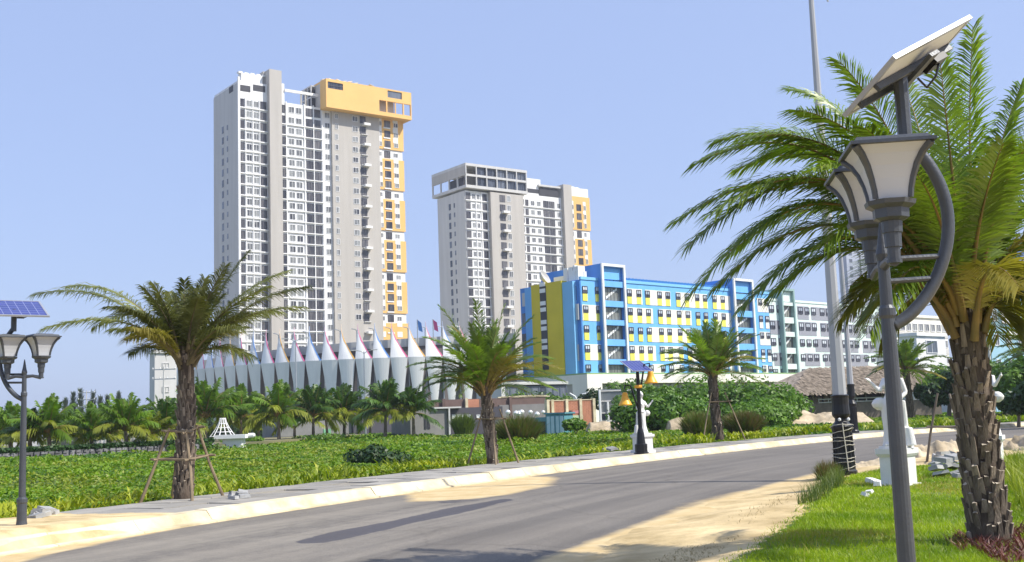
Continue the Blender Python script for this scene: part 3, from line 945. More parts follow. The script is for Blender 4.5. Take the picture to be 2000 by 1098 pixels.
def stair_tower(T_, f, px0, px1, ptop, pbot, m_side, m_rim, m_spandrel, ymid, proud, nfl, rows, depth=12):
    """open-fronted stair tower: white rim, glazed storeys, spandrel bands, flight seen through glass"""
    u = lambda px, py: f.u(px, py, -proud)
    x0, x1 = u(px0, ymid), u(px1, ymid)
    zt, zb = f.z(px0, ptop, -proud), f.z(px0, pbot, -proud)
    r_ = 0.45
    part(T_, 'stair_side', m_side, x0 + .01, x0 + r_, -proud + .3, depth, zb, zt - .05)
    part(T_, 'stair_side', m_side, x1 - r_, x1 - .01, -proud + .3, depth, zb, zt - .05)
    part(T_, 'stair_roof', m_side, x0 + r_ + .002, x1 - r_ - .002, -proud + .3, depth, zt - .6, zt - .05)
    part(T_, 'stair_back', m_side, x0 + r_ + .002, x1 - r_ - .002, depth - 1, depth - .01, zb, zt - .6)
    part(T_, 'rim', m_rim, x0, x0 + r_, -proud, -proud + .296, zb, zt - r_)
    part(T_, 'rim', m_rim, x1 - r_, x1, -proud, -proud + .296, zb, zt - r_)
    part(T_, 'rim', m_rim, x0, x1, -proud, -proud + .296, zt - r_ + .002, zt)
    gy = -0.12
    part(T_, 'spandrel', m_spandrel, x0 + r_ + .005, x1 - r_ - .005, gy - .3, gy, zt - 2.6, zt - .61)
    for i, (pa, pb) in enumerate(rows):
        za, zc = f.z((px0 + px1) / 2, pa, gy), f.z((px0 + px1) / 2, pb, gy)
        window(T_, x0 + r_ + .01, gy, zc, x1 - x0 - 2 * r_ - .02, za - zc, 6, 1, 0.07, m_dframe, m_pane_st, 0.1, 'stair_glazing')
        if i + 1 < len(rows):
            zn = f.z((px0 + px1) / 2, rows[i + 1][0], gy)
            part(T_, 'spandrel', m_spandrel, x0 + r_ + .005, x1 - r_ - .005, gy - .75, gy + .05, zn + .05, zc - .02)
            if i:
                xa, xb = x0 + 0.28 * (x1 - x0), x0 + 0.78 * (x1 - x0)
                M_ = MB()
                for q in range(5):
                    t0, t1 = q / 5, (q + 1) / 5 - .04
                    M_.add([(xa + (xb - xa) * t0, gy - .14, zc + .3 + (za - zc) * .75 * t0), (xa + (xb - xa) * t1, gy - .14, zc + .3 + (za - zc) * .75 * t1),
                            (xa + (xb - xa) * t1, gy - .14, zc + .75 + (za - zc) * .75 * t1), (xa + (xb - xa) * t0, gy - .14, zc + .75 + (za - zc) * .75 * t0),
                            (xa + (xb - xa) * t0, gy - .105, zc + .3 + (za - zc) * .75 * t0), (xa + (xb - xa) * t1, gy - .105, zc + .3 + (za - zc) * .75 * t1),
                            (xa + (xb - xa) * t1, gy - .105, zc + .75 + (za - zc) * .75 * t1), (xa + (xb - xa) * t0, gy - .105, zc + .75 + (za - zc) * .75 * t0)],
                           [(0, 1, 2, 3), (4, 7, 6, 5), (0, 4, 5, 1), (1, 5, 6, 2), (2, 6, 7, 3), (3, 7, 4, 0)])
                M_.build('handrail_panel', m_white, T_)

m_pane_st = pane_mat('glass_stair', (0.12, 0.13, 0.12), (0.30, 0.30, 0.26), 0.3, 0.1)
def blue_block():
    f = Facade(1137, 620, 184, 48)
    T_ = f.empty('blue_building', 'bright blue and yellow five storey block with two glazed stair towers', 'building')
    YR = 600
    u = lambda px, py=YR: f.u(px, py)
    xe = u(1502)
    zroof = f.z(1160, 548)
    zpod = f.z(1160, 729)
    vb = f.vz(1098, 560)[0]             # left face depth to the yellow block
    part(T_, 'wall', m_blue, 0, xe, 0, 14, zpod, zroof, 'blue front wall')
    part(T_, 'coping', m_skyblue, -.1, xe + .1, -.15, .3, zroof + .002, zroof + .5)
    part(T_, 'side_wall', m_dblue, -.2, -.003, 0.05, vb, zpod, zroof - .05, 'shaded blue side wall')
    # yellow block further back: its side face flush with x = -1
    v1, v2 = f.vz(1096, 560, -1.2)[0], f.vz(1037, 565, -1.2)[0]
    zy = f.z(1098, 547)
    zy = f.vz(1096, 548, -1.2)[1]
    part(T_, 'yellow_wall', m_olive, -1.2, 4, v1, v2, 0, zy)
    vs0, vs1 = f.vz(1066, 560, -1.2)[0], f.vz(1054, 560, -1.2)[0]
    part(T_, 'window_strip', m_dark, -1.26, -1.2, vs0, vs1, zpod + 1, zy - 0.5)
    for py_ in (562, 599, 636, 673):
        z_ = f.vz(1060, py_, -1.2)[1]
        for dz in (-0.55, 0.55):
            part(T_, 'strip_band', m_white, -1.36, -1.26, vs0 + .1, vs1 - .1, z_ + dz - .35, z_ + dz + .35)
    v3 = f.vz(1016, 570, -1.2)[0]
    part(T_, 'rear_wing', m_dblue, 0.5, 8, v2 + .01, max(v2 + 3, f.vz(1016, 570, 0.5)[0]), 0, f.vz(1030, 562, 0.5)[1])
    for py_ in (585, 625, 665):
        v_, z_ = f.vz(1027, py_, 0.5)
        part(T_, 'side_panel', m_lgrey if py_ == 585 else m_pane3, 0.42, 0.5, v_ - 1.4, v_ + 0.9, z_ - 1.2, z_ + 1.2)
    # left face details: light blue edge, recess, cupboards
    part(T_, 'edge_strip', m_skyblue, -1.0, -.2, vb - 3.5, v1 - .01, zpod, zroof - .2)
    for j, py_ in enumerate((567, 607, 646, 686, 722)):
        for px, hw in ((1102, 0.9), (1121, 0.55)):
            v_, z_ = f.vz(px, py_, -.2)
            z_ = f.vz(1121, py_ + 5, -.2)[1]
            part(T_, 'side_window', m_pane3, -.26, -.2, v_ - hw, v_ + hw, z_ - 1.3, z_ + 1.1)
        if j in (1, 3, 4):
            v_, z_ = f.vz(1113, py_ + 5, -.3)
            part(T_, 'screen_panel', m_lgrey, -.5, -.3, v_ - 2.2, v_ + 1.0, z_ - 1.3, z_ + 1.4)
    # front windows
    rows = [(563.5, 577), (598.5, 612), (632, 645.5), (665.5, 679), (703, 717)]     # at px 1180 just beside the first stair tower (top, bottom)
    # z of each storey from the near corner column
    zs = []
    for pa, pb in ((559, 573), (597, 611), (635.5, 649), (674, 688), (712, 726)):
        zs.append((f.z(1143, pa), f.z(1143, pb)))
    FHs = [z_[0] for z_ in zs]
    wcols = [1138.5, 1163.5, 1227, 1244, 1261, 1284.5, 1300.5, 1321, 1338, 1358, 1373.5, 1392, 1408, 1428, 1481, 1493]
    cw = u(1269.3) - u(1261)
    def X(px): return u(px)
    blocks = [[(1226, 1255), (1261, 1310), (1321, 1382), (1392, 1436), (1479, 1500)],
              [(1136.5, 1176), (1226, 1274), (1286, 1349), (1394, 1436)],
              [(1265, 1345), (1480, 1500)],
              [(1139, 1176), (1226, 1276), (1284, 1330), (1345, 1400), (1415, 1436)],
              [(1268, 1290), (1300, 1325), (1340, 1365), (1385, 1405), (1418, 1430), (1482, 1492)]]
    for r_ in range(5):
        zt, zb = zs[r_]
        for a, b in blocks[r_]:
            part(T_, 'white_panel', m_cream, X(a) + .01, X(b), -.06, 0, zb - 1.35 if r_ < 4 else zpod + .05, zt + .15)
        for px in wcols:
            if px == 1227: px = 1225.6
            x = X(px)
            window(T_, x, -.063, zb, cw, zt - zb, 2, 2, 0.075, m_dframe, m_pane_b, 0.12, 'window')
            if r_ < 4 and not (px > 1479 and r_ in (0, 2)):
                part(T_, 'yellow_panel' if px < 1470 else 'sill_panel', m_yel if px < 1470 else m_cream, x, x + cw, -.10, -.062, zb - 1.3, zb - .02)
    stair_tower(T_, f, 1179, 1225, 514, 729, m_dblue, m_white, m_blue, 600, 1.15, 5,
                [(533, 551), (563, 589), (601.5, 626), (637, 663.5), (677, 702), (713, 729)], 14)
    stair_tower(T_, f, 1438.5, 1477, 543.5, 731, m_dblue, m_white, m_blue, 640, 1.15, 5,
                [(560, 576), (587, 608), (621, 641), (652, 672), (685, 706), (717, 731)], 14)
    # roof fins, dish, units
    for i in range(34):
        x = X(1228) + i * (X(1436) - X(1228)) / 34
        MB().box(0, .12, -.1, 1.6, 0, .5, M=Matrix.Shear('YZ', 4, (0.8, 0))).build('roof_fin', m_skyblue, T_, (x, 0.2, zroof + .5))
    for i, px in enumerate((1103, 1113, 1124)):
        v_ = f.vz(px, 545, 0)[0]
        part(T_, 'roof_post', m_white, .2, .8, v_ - .5, v_ + .5, zroof, zroof + 2.4)
    part(T_, 'roof_post', m_white, X(1138), X(1158), 1.5, 1.9, zroof + 1.7, zroof + 2.6)
    for px in (1139, 1145, 1151, 1157):
        part(T_, 'roof_post', m_white, X(px) - .3, X(px) + .3, 1.3, 2.1, zroof + .002, zroof + 1.7)
    M_ = MB()
    M_.lathe([(0.05, -0.5), (0.7, -.35), (1.2, 0.0), (1.45, .45), (1.4, .46), (1.1, .08), (.6, -.25), (0.02, -.4)], 20)
    v_, z_ = f.vz(1062, 545, 1.0)
    d_ = M_.build('dish', m_lgrey, T_, (1.0, v_, zy + 1.3))
    d_.rotation_euler = (R(60), R(-15), R(30))
    MB().tube([(1, v_, zy), (1, v_, zy + 1.2)], .12).build('dish_stand', m_metal, T_)
    part(T_, 'roof_unit', m_white, 1.5, 3.0, v_ - 6, v_ - 2, zy, zy + 1.2)
    for i in range(3):
        x = X(1229 + i * 6)
        part(T_, 'roof_unit', m_lgrey, x, x + 1.3, 3, 5, zroof + .5, zroof + 1.6 + random.random())
    # podium
    zpt, zpb = zpod, f.z(1160, 750)
    vp = f.vz(1105, 733, -1.0)[0]
    xp1 = f.u(1560, 735, -2.5)
    xp0 = -2.0
    part(T_, 'podium_band', m_cream, xp0, xp1, -2.5, 30, zpb, zpt - .3)
    part(T_, 'podium_coping', m_green, xp0 + .02, xp1 - .02, -2.45, 30, zpt - .298, zpt - .06)
    part(T_, 'podium_core', m_grey, xp0 + 3.0, xp1 - 6, 1.5, 29, -0.9, zpb)
    part(T_, 'podium_column', m_cream, xp0, xp0 + 3.5, -2.5, 1.0, -.9, zpb - .002)
    part(T_, 'podium_column', m_cream, xp1 - 1.2, xp1, -2.5, -1.3, -.9, zpb - .002)
    nx = 22
    for i in range(nx):
        xa = xp0 + 3.8 + i * (xp1 - 6 - xp0 - 3.8) / nx
        window(T_, xa, 0.6, 2.5, (xp1 - 6 - xp0 - 3.8) / nx - .25, zpb - 2.6, 2, 1, .1, m_lframe, m_pane_p, .12, 'podium_glazing')
    part(T_, 'podium_wall', m_grey, xp0 + .31, xp0 + 2.9, 1.01, 29, -.9, zpb - .003)
    for i in range(5):
        window(T_, xp0 + .3, 4 + i * 5.2 + 5, 2.0, 5.0, zpb - 2.4, 4, 1, .1, m_dframe, m_pane3, .12, 'podium_glazing', 'left')
    return f
m_pane_b = pane_mat('glass_blue_block', (0.015, 0.015, 0.025), (0.14, 0.15, 0.18), 0.25, 0.08)
m_pane_p = pane_mat('glass_podium', (0.16, 0.18, 0.18), (0.5, 0.55, 0.52), 0.4, 0.08)
m_lframe = mat('window_frame_grey', (0.35, 0.36, 0.36), 0.5, 0.05, 1.0)
f3 = blue_block()

def mint_block():
    f = Facade(1503, 640, 184 * 1.0, 48)
    # same facade plane as the blue block
    f.o = f3.o + f3.dx * (f3.u(1503, 640) + 0.05)
    T_ = f.empty('mint_building', 'pale mint and grey five storey block joined to the blue building', 'building')
    u = lambda px, py=640: f.u(px, py)
    zroof, zpod = f.z(1515, 588), f.z(1515, 731)
    xe = u(1728)
    part(T_, 'wall', m_mint, 0, xe, 0, 14, 0, zroof, 'pale mint front wall')
    part(T_, 'coping', m_mint, -.02, xe, -.15, .25, zroof + .002, zroof + .45)
    stair_tower(T_, f, 1531, 1556.5, 563, 731, m_mint2, m_mint2, m_mint, 640, 1.1, 5,
                [(575, 592), (599, 621), (633, 649), (659, 680), (692, 711), (722, 731)], 10)
    zs = []
    for pa, pb in ((597, 611), (628, 643), (661, 675), (691, 704), (721, 731)):
        zs.append((f.z(1520, pa), f.z(1520, pb)))
    wc = [1504, 1519, 1560.5, 1573.5, 1586, 1603, 1615, 1643, 1655, 1667, 1684, 1697, 1712]
    gp_ = [[(1559, 1581), (1586, 1620), (1640, 1672), (1680, 1704)], [(1504, 1527), (1560, 1594), (1602, 1632), (1650, 1680), (1690, 1720)],
           [(1590, 1623), (1640, 1673), (1682, 1712)], [(1508, 1530), (1568, 1597), (1606, 1632), (1650, 1690)], [(1700, 1720)]]
    for r_ in range(5):
        zt, zb = zs[r_]
        for a, b in gp_[r_]:
            part(T_, 'grey_panel', m_mint3, u(a) + .01, u(b), -.05, 0, max(zb - 1.1, zpod - .5), zt + .2)
        for px in wc:
            window(T_, u(px), -.053, zb, 1.6, zt - zb, 2, 2, .1, m_dframe, m_pane_b, .12, 'window')
    part(T_, 'roof_unit', m_lgrey, u(1559), u(1566), 2, 4, zroof + .45, zroof + 2.6)
    part(T_, 'roof_unit', m_white, u(1568), u(1572), 2, 4, zroof + .45, zroof + 1.5)
    part(T_, 'roof_unit', m_grey, u(1480), u(1502), 4, 12, zroof + .3, zroof + 3.0)
    return f
f4 = mint_block()

def simple_block(name, label, cat, px, py, Y, az, pxw, pyt, depth, m, rows, cols, wm=None, pm=None, wsz=(1.6, 1.5), bands=None, group=None, z0=-.9):
    f = Facade(px, py, Y, az)
    T_ = f.empty(name, label, cat, group)
    x1 = f.u(pxw, py)
    zt = f.z(px, pyt)
    part(T_, 'wall', m, 0, x1, 0, depth, z0, zt)
    part(T_, 'roof', m, -.3, x1 + .3, -.3, depth + .3, zt + .002, zt + .5)
    fh = rows[1]
    for r_ in range(rows[0]):
        zb = zt - 2.6 - r_ * fh
        if bands: part(T_, 'band', bands, .0, x1, -.08, 0, zb - 1.2, zb - .25)
        for c_ in range(cols):
            x = x1 * (c_ + .5) / cols - wsz[0] / 2
            window(T_, x, -.003, zb, wsz[0], wsz[1], 2, 1, .12, wm or m_frame, pm or m_pane3, .12)
            
    return f, T_, zt
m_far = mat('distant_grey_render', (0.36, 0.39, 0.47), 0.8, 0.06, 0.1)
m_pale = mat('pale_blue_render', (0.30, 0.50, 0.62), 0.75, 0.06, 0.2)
m_bluegl = mat('blue_curtain_wall', (0.10, 0.18, 0.42), 0.25, 0.15, 0.3)
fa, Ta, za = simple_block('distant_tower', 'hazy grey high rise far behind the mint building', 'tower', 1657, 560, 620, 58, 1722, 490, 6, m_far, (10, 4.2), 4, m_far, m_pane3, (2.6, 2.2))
fin = part(Ta, 'recess_shade_strip', m_dark, fa.u(1682, 560), fa.u(1685, 560), -.1, 0, 0, za)  # proud dark strip, a recess's shade painted on the flat front
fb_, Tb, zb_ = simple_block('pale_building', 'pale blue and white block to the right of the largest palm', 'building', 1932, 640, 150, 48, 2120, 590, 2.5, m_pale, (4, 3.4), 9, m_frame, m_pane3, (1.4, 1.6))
for a, b, c, d in ((1957, 1990, 598, 632), (2010, 2060, 600, 632), (1966, 2000, 646, 662)):
    part(Tb, 'white_panel', m_white, fb_.u(a, 640), fb_.u(b, 640), -.1, 0, fb_.z(a, d), fb_.z(a, c))
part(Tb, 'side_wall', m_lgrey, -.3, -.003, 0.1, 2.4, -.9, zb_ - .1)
fc_, Tc, zc_ = simple_block('glass_building', 'blue glass high rise at the right edge of the view', 'building', 1962, 500, 420, 56, 2150, 478, 8, m_bluegl, (8, 3.8), 8, m_bluegl, m_pane3, (3.4, 1.8))
fd_, Td, zd_ = simple_block('white_building', 'white low block with window bands between the lamp and the largest palm', 'building', 1745, 650, 205, 50, 1850, 618, 4, m_cream, (5, 3.1), 9, m_frame, m_pane, (1.6, 1.5), m_lgrey)
fe_, Te, ze_ = simple_block('white_pavilion', 'white framed pavilion with a wide dark window', 'building', 1790, 665, 165, 50, 1846, 656, 3, m_white, (1, 3.4), 1, m_frame, m_pane3, (3.2, 2.0))
# ------------------------------------------------------------------ tent-like arena
m_sail = mat('tent_membrane', (0.84, 0.83, 0.81), 0.6, 0.07, 0.9, stretch=(1, 1, .15), rnd=.04)
m_pink = mat('pink_trim', (0.75, 0.12, 0.30), 0.6, 0.05, 0.5)
m_otrim = mat('orange_trim', (0.80, 0.45, 0.10), 0.6, 0.05, 0.5)
m_btrim = mat('blue_trim', (0.12, 0.30, 0.70), 0.6, 0.05, 0.5)
m_drum = mat('arena_drum', (0.22, 0.195, 0.195), 0.8, 0.08, 0.3)
def arena():
    c = at(800, 830, 232); c[2] = 0
    Rr = 46.0
    T_ = thing('tent_arena', 'round arena wrapped in tall pointed white tent sails', 'arena', c)
    # angles measured from the direction to the camera, positive to the right
    toc = math.atan2(-c[1], -c[0])
    def pos(a, r): return np.array((r * math.cos(toc + a), r * math.sin(toc + a)))
    def px_of(a, r=Rr + 1.5, z=8): 
        q = pos(a, r); return proj((c[0] + q[0], c[1] + q[1], z))[0]
    H = 15.2
    n = 80
    amin, amax = R(-88), R(24)
    d = MB(); rim = MB()
    A = np.linspace(amin, amax, n)
    pts = [pos(a, Rr) for a in A]; pin = [pos(a, Rr - .6) for a in A]
    for mbx, z0, z1, ro in ((d, -.9, H - 1.4, 0), (rim, H - 1.398, H, .25)):
        vs = []
        for a in A:
            dz = -2.2 + 3.2 * (a - amin) / (amax - amin)
            q, r_ = pos(a, Rr + ro), pos(a, Rr - 1.2)
            vs += [(*q, z0 + (dz if z0 > 0 else 0)), (*q, z1 + dz), (*r_, z1 + dz), (*r_, z0 + (dz if z0 > 0 else 0))]
        fs = []
        for i in range(n - 1):
            for k in range(4):
                fs.append((i * 4 + k, i * 4 + (k + 1) % 4, (i + 1) * 4 + (k + 1) % 4, (i + 1) * 4 + k))
        fs += [(0, 1, 2, 3), (4 * n - 1, 4 * n - 2, 4 * n - 3, 4 * n - 4)]
        mbx.add(vs, fs)
    d.build('drum_wall', m_drum, T_)
    rim.build('drum_rim', m_lgrey, T_)
    # one sail: built at angle 0 facing +x (outward), width along y
    step = R(3.55)
    wmid = (Rr + 1.6) * step / 2 * 0.985
    lev = []
    for z in np.linspace(0.5, 12.3, 7):
        t = (z - .5) / 11.8
        lev.append((z, wmid * (0.06 + 0.94 * t ** 1.1), 0.3 + 1.5 * t, 0))
    for t in np.linspace(0.03, 1, 9):
        w_ = wmid * max(0.03, (1 - t) ** 1.6)
        lev.append((12.3 + 6.0 * t, w_, 1.8 - 1.5 * t, -(wmid - w_) * 0.85))
    nx = 7
    vs, fs, tr = [], [], []
    for z, w_, o_, sh in lev:
        for k in range(nx):
            q = -1 + 2 * k / (nx - 1)
            vs.append((Rr + o_ * (0.9 + 0.1 * (1 - q * q)), -(q * w_ + sh) * -1, z))
    for i in range(len(lev) - 1):
        for k in range(nx - 1):
            fs.append((i * nx + k, i * nx + k + 1, (i + 1) * nx + k + 1, (i + 1) * nx + k))
    sail = MB().add(vs, fs).mesh('sail', m_sail)
    # trim along the right edge of the upper part
    tv, tf = [], []
    ups = lev[6:]
    for z, w_, o_, sh in ups:
        for q in (1.03, 0.62 if z > 15 else 0.86):
            tv.append((Rr + o_ * (0.9 + 0.1 * (1 - min(1, q * q))) + 0.05, q * w_ + sh, z))
    for i in range(len(ups) - 1):
        tf.append((i * 2, i * 2 + 1, i * 2 + 3, i * 2 + 2))
    trims = [MB().add(tv, tf).mesh('colour_trim', m_) for m_ in (m_pink, m_otrim, m_pink, m_btrim)]
    mast = MB().tube([(Rr + .5, 0, 0), (Rr + .6, 0, 17.2)], .13, 6).mesh('mast', m_metal)
    arm = MB().tube([(Rr + .6, 0, 17.0), (Rr + .9, -.2, 17.3), (Rr + .9, -.9, 17.45)], .07, 5).mesh('mast_arm', m_metal)
    # the sail's trim edge is the right one as seen from outside
    a = R(-87)
    k = 0
    while a < R(21):
        s_ = put('sail', sail, T_, rz=toc + a)
        s_.scale = (1, 1, 1)
        put('colour_trim', trims[k % 4], s_)
        m_ = put('mast', mast, T_, rz=toc + a - step * .44)
        put('mast_arm', arm, m_)
        a += step; k += 1
    fl = MB()
    fl.add([(0, 0, 0), (0.9, .1, -.3), (1.0, 0.15, -1.3), (0.1, 0, -1.1)], [(0, 1, 2, 3)])
    for px in (818, 850):
        best = min(np.linspace(R(-20), R(24), 300), key=lambda q: abs(px_of(q) - px))
        q = pos(best, Rr + 1)
        fo = MB().tube([(*q, 13), (*q, 18.6)], .08, 5).build('flag_pole', m_metal, T_)
        MB().add([(q[0], q[1], 18.6), (q[0] + .7, q[1] - .2, 18.0), (q[0] + .9, q[1] - .2, 16.4), (q[0] + .2, q[1], 16.8)], [(0, 1, 2, 3)]).build('flag', m_btrim if px == 818 else m_pink, fo)
    return c
arena()

# grey service block left of the arena with a pole
fs_, Ts, zs_ = simple_block('service_block', 'plain grey block left of the tent arena behind the palms', 'building', 302, 730, 185, 53, 345, 690, 2.5, m_lgrey, (2, 4.0), 1, m_lgrey, m_lgrey, (1.2, 1.0))
def utility_pole(px, py_top, Y, h_, label, arms=2):
    p = at(px, py_top, Y)
    T_ = thing('utility_pole', label, 'pole', (p[0], p[1], p[2] - h_))
    MB().tube([(0, 0, 0), (0, 0, h_)], [.16, .1], 8).build('pole', m_lgrey, T_)
    for i in range(arms):
        z = h_ - .4 - i * 1.3
        a = MB().box(-1.6, 1.6, -.06, .06, z - .07, z + .07).build('cross_arm', m_metal, T_)
        for x in (-1.5, -.5, .5, 1.5):
            MB().lathe([(.06, 0), (.09, .08), (.05, .22)], 8, c=(x, 0, z + .07)).build('insulator', m_white, a)
    return T_
utility_pole(320, 716, 150, 9, 'grey utility pole with cross arms just left of the left roadside palm')
utility_pole(169, 763, 210, 10, 'far off utility pole among the casuarina trees', 3)

# slim street lamps in front of the arena
def slim_lamp(px, pyt, Y, h_, label, two=True):
    p = at(px, pyt, Y)
    T_ = thing('street_lamp', label, 'street lamp', (p[0], p[1], p[2] - h_), group='slim lamps in front of the arena')
    MB().tube([(0, 0, 0), (0, 0, h_ - .2)], [.13, .08], 8).build('pole', m_metal, T_)
    for s_ in ((-1, 1) if two else (1,)):
        MB().tube([(0, 0, h_ - .5), (s_ * .4, 0, h_ - .15), (s_ * 1.1, 0, h_)], .05, 6).build('arm', m_metal, T_)
        MB().box(s_ * 1.4 - .45, s_ * 1.4 + .45, -.15, .15, h_ - .06, h_ + .08).build('lamp_head', m_lgrey, T_)
slim_lamp(577, 661, 150, 13, 'slim double headed street lamp before the tent sails')
slim_lamp(711, 684, 150, 11.5, 'lower slim street lamp before the tent sails', True)
m_wpaint = mat('white_paint', (0.78, 0.78, 0.76), 0.4, 0.05, 1.0)
def curved_lamp(px, pyt, Y):
    p = at(px, pyt, Y); h_ = p[2] + .5
    T_ = thing('curved_lamp', 'white Y shaped curved lamp above the red brick wall', 'street lamp', (p[0], p[1], -.5))
    MB().tube([(0, 0, 0), (0, 0, h_ - 1.6)], [.12, .1], 8).build('pole', m_wpaint, T_)
    MB().tube([(0, 0, h_ - 1.62), (.25, 0, h_ - .9), (.8, 0, h_ - .35), (1.7, 0, h_ - .1)], [.12, .13, .15, .1], 8).build('arm', m_wpaint, T_)
    MB().tube([(.2, 0, h_ - 1.0), (-.1, 0, h_ - .5), (-.7, 0, h_ - .1)], [.1, .12, .08], 8).build('arm', m_wpaint, T_)
curved_lamp(1124, 766, 130)

# ------------------------------------------------------------------ walls and sheds in the middle distance
m_brick = mat('brick_red', (0.46, 0.20, 0.12), 0.85, 0.15, 1.5, rnd=0.2)
m_brick_d = mat('brick_brown', (0.15, 0.10, 0.085), 0.85, 0.15, 1.5, rnd=0.15)
m_mortar = mat('mortar', (0.42, 0.36, 0.30), 0.9, 0.1, 2)
m_conc = mat('raw_concrete', (0.24, 0.23, 0.22), 0.9, 0.15, 0.7)
m_shed = mat('dark_cladding', (0.075, 0.07, 0.085), 0.8, 0.15, 0.6)
m_teal = mat('teal_paint', (0.10, 0.28, 0.33), 0.6, 0.12, 1.0)
m_tealw = mat('pale_teal_glass', (0.45, 0.62, 0.66), 0.2, 0.1, 1.0)
def brick_wall():
    f = Facade(1070, 815, 112, 62)
    T_ = f.empty('brick_wall', 'orange red brick wall with pale posts behind the green field', 'wall')
    x0, x1 = f.u(1070, 815), f.u(1163, 815)
    zt = f.z(1090, 783)
    part(T_, 'wall', m_brick, x0, x1, 0, .25, -.9, zt)
    # courses: proud brick bands, joined geometry
    M_ = MB()
    for r_ in range(22):
        z = zt - .15 - r_ * .145
        off = .21 if r_ % 2 else 0
        x = x0 + off
        while x < x1 - .4:
            d_ = random.uniform(0.012, 0.03)
            M_.add([(x, -d_, z), (x + .40, -d_, z), (x + .40, -d_, z + .13), (x, -d_, z + .13), (x, 0, z), (x + .4, 0, z), (x + .4, 0, z + .13), (x, 0, z + .13)],
                   [(0, 1, 2, 3), (3, 2, 6, 7), (0, 4, 5, 1), (0, 3, 7, 4), (1, 5, 6, 2)])
            x += .42
    tag(M_.build('brick_courses', m_brick, T_), kind='stuff')
    for px in (1070, 1079, 1107, 1134, 1160):
        x = f.u(px, 815)
        part(T_, 'post', m_kerb, x - .15, x + .15, -.18, .3, -.9, zt + .15)
    part(T_, 'coping', m_kerb, x0, x1, -.08, .32, zt + .002, zt + .08)
    part(T_, 'opening', m_dark, f.u(1111, 805), f.u(1116, 805), -.05, 0, f.z(1111, 808), f.z(1111, 802))  # solid block, shade of a hole painted as its dark colour
    part(T_, 'poster', mat('faded_poster', (0.60, 0.62, 0.52), .8, .3, 2.0, c2=(.35, .5, .25)), f.u(1112, 812), f.u(1138, 812), -.06, -.03, f.z(1120, 819), f.z(1120, 811.5))
    part(T_, 'poster', mat('pink_poster', (0.55, 0.22, 0.22), .8, .2, 2.0), f.u(1118, 804), f.u(1133, 804), -.06, -.03, f.z(1120, 807.5), f.z(1120, 802))
brick_wall()
def dark_walls():
    f = Facade(850, 815, 118, 66)
    T_ = f.empty('brown_wall', 'long brown and grey boundary wall behind the middle palm', 'wall')
    u = lambda px: f.u(px, 790)
    zt = f.z(930, 779)
    part(T_, 'wall', m_brick_d, u(845), u(1068), 0.3, .6, -.9, zt)
    part(T_, 'render_panel', m_conc, u(976), u(1068), 0.1, .296, -.9, zt - .75)
    part(T_, 'brick_panel', m_brick, u(913), u(936), 0.05, .296, zt - 1.2, zt - .05)
    for px in (867, 912, 998):
        part(T_, 'post', m_brick_d if px != 912 else m_kerb, u(px) - .15, u(px) + .15, .02, .29, -.9, zt + .1)
    rr = random.Random(3)
    for i in range(16):
        x = u(975) + i * (u(1068) - u(975)) / 16
        part(T_, 'coping_stone', m_kerb, x, x + .9, .25, .65, zt + .002, zt + rr.uniform(.1, .25))
    f2_ = Facade(812, 830, 110, 66)
    S_ = f2_.empty('dark_shed', 'low dark shed with a row of small white panes', 'shed')
    u2 = lambda px: f2_.u(px, 815)
    zt2 = f2_.z(880, 797)
    part(S_, 'wall', m_shed, u2(875), u2(982), 0, 6, -.9, zt2)
    part(S_, 'wall', m_conc, u2(800), u2(872), -.2, 6, -.9, f2_.z(840, 800), 'concrete end of the shed')
    part(S_, 'roof', m_lgrey, u2(845), u2(898), -.5, 6, f2_.z(870, 798), f2_.z(870, 795), 'pale flat roof edge')
    part(S_, 'post', m_lgrey, u2(873), u2(876), -.5, -.2, -.9, zt2)
    for px in (886, 896, 905.5, 915, 934, 943):
        window(S_, u2(px - 3.5), -.003, f2_.z(px, 818), u2(px + 3.5) - u2(px - 3.5), f2_.z(px, 810) - f2_.z(px, 818), 1, 1, .05, m_frame, m_wpaint, .06, 'window')
    part(S_, 'door', m_dark, u2(827), u2(831.5), -.26, -.2, f2_.z(830, 838), f2_.z(830, 814))
    part(S_, 'door', m_dark, u2(833.5), u2(838), -.26, -.2, f2_.z(830, 838), f2_.z(830, 814))
    # white paper lumps on the wall top (birds / bags) along the grey panel
    for px, py, s_ in ((992, 805, .28), (1008, 807, .3), (1014, 808, .35), (1019, 805, .3), (1036, 805, .25), (1049, 809, .3), (1061, 805, .22)):
        p = at(px, py, 108)
        o = MB().lathe([(.05, -.8), (.6, -.6), (.9, 0), (.6, .6), (.1, .8)], 8).build('white_sack', m_wpaint, None, p)
        o.scale = (s_, s_, s_)
        tag(o, 'small white sack at the grey wall, %s of the seven from the left' % ('first', 'second', 'third', 'fourth', 'fifth', 'sixth', 'seventh')[len([1 for q_ in bpy.data.objects if q_.name.startswith('white_sack')]) - 1], 'sack', 'white sacks at the wall')
    g_ = Facade(690, 830, 150, 60)
    G_ = g_.empty('dark_hall', 'dark low hall behind the coconut palms below the arena', 'building')
    u3 = lambda px: g_.u(px, 820)
    part(G_, 'wall', m_shed, u3(690), u3(806), 0, 8, -.9, g_.z(740, 790))
    part(G_, 'wall', m_conc, u3(548), u3(689), .5, 8, -.9, g_.z(620, 822), 'grey low wall')
    part(G_, 'roof', m_lgrey, u3(688), u3(810), -.4, 8, g_.z(740, 790) + .002, g_.z(740, 788))
    part(G_, 'door', mat('green_door', (0.18, 0.42, 0.24), .7, .1, 1), u3(634), u3(648), .42, .5, -.9, g_.z(640, 838))
    for i in range(5):
        part(G_, 'post', m_lgrey, u3(770 + i * 8), u3(770 + i * 8) + .25, -.45, -.2, -.9, g_.z(780, 800))
dark_walls()
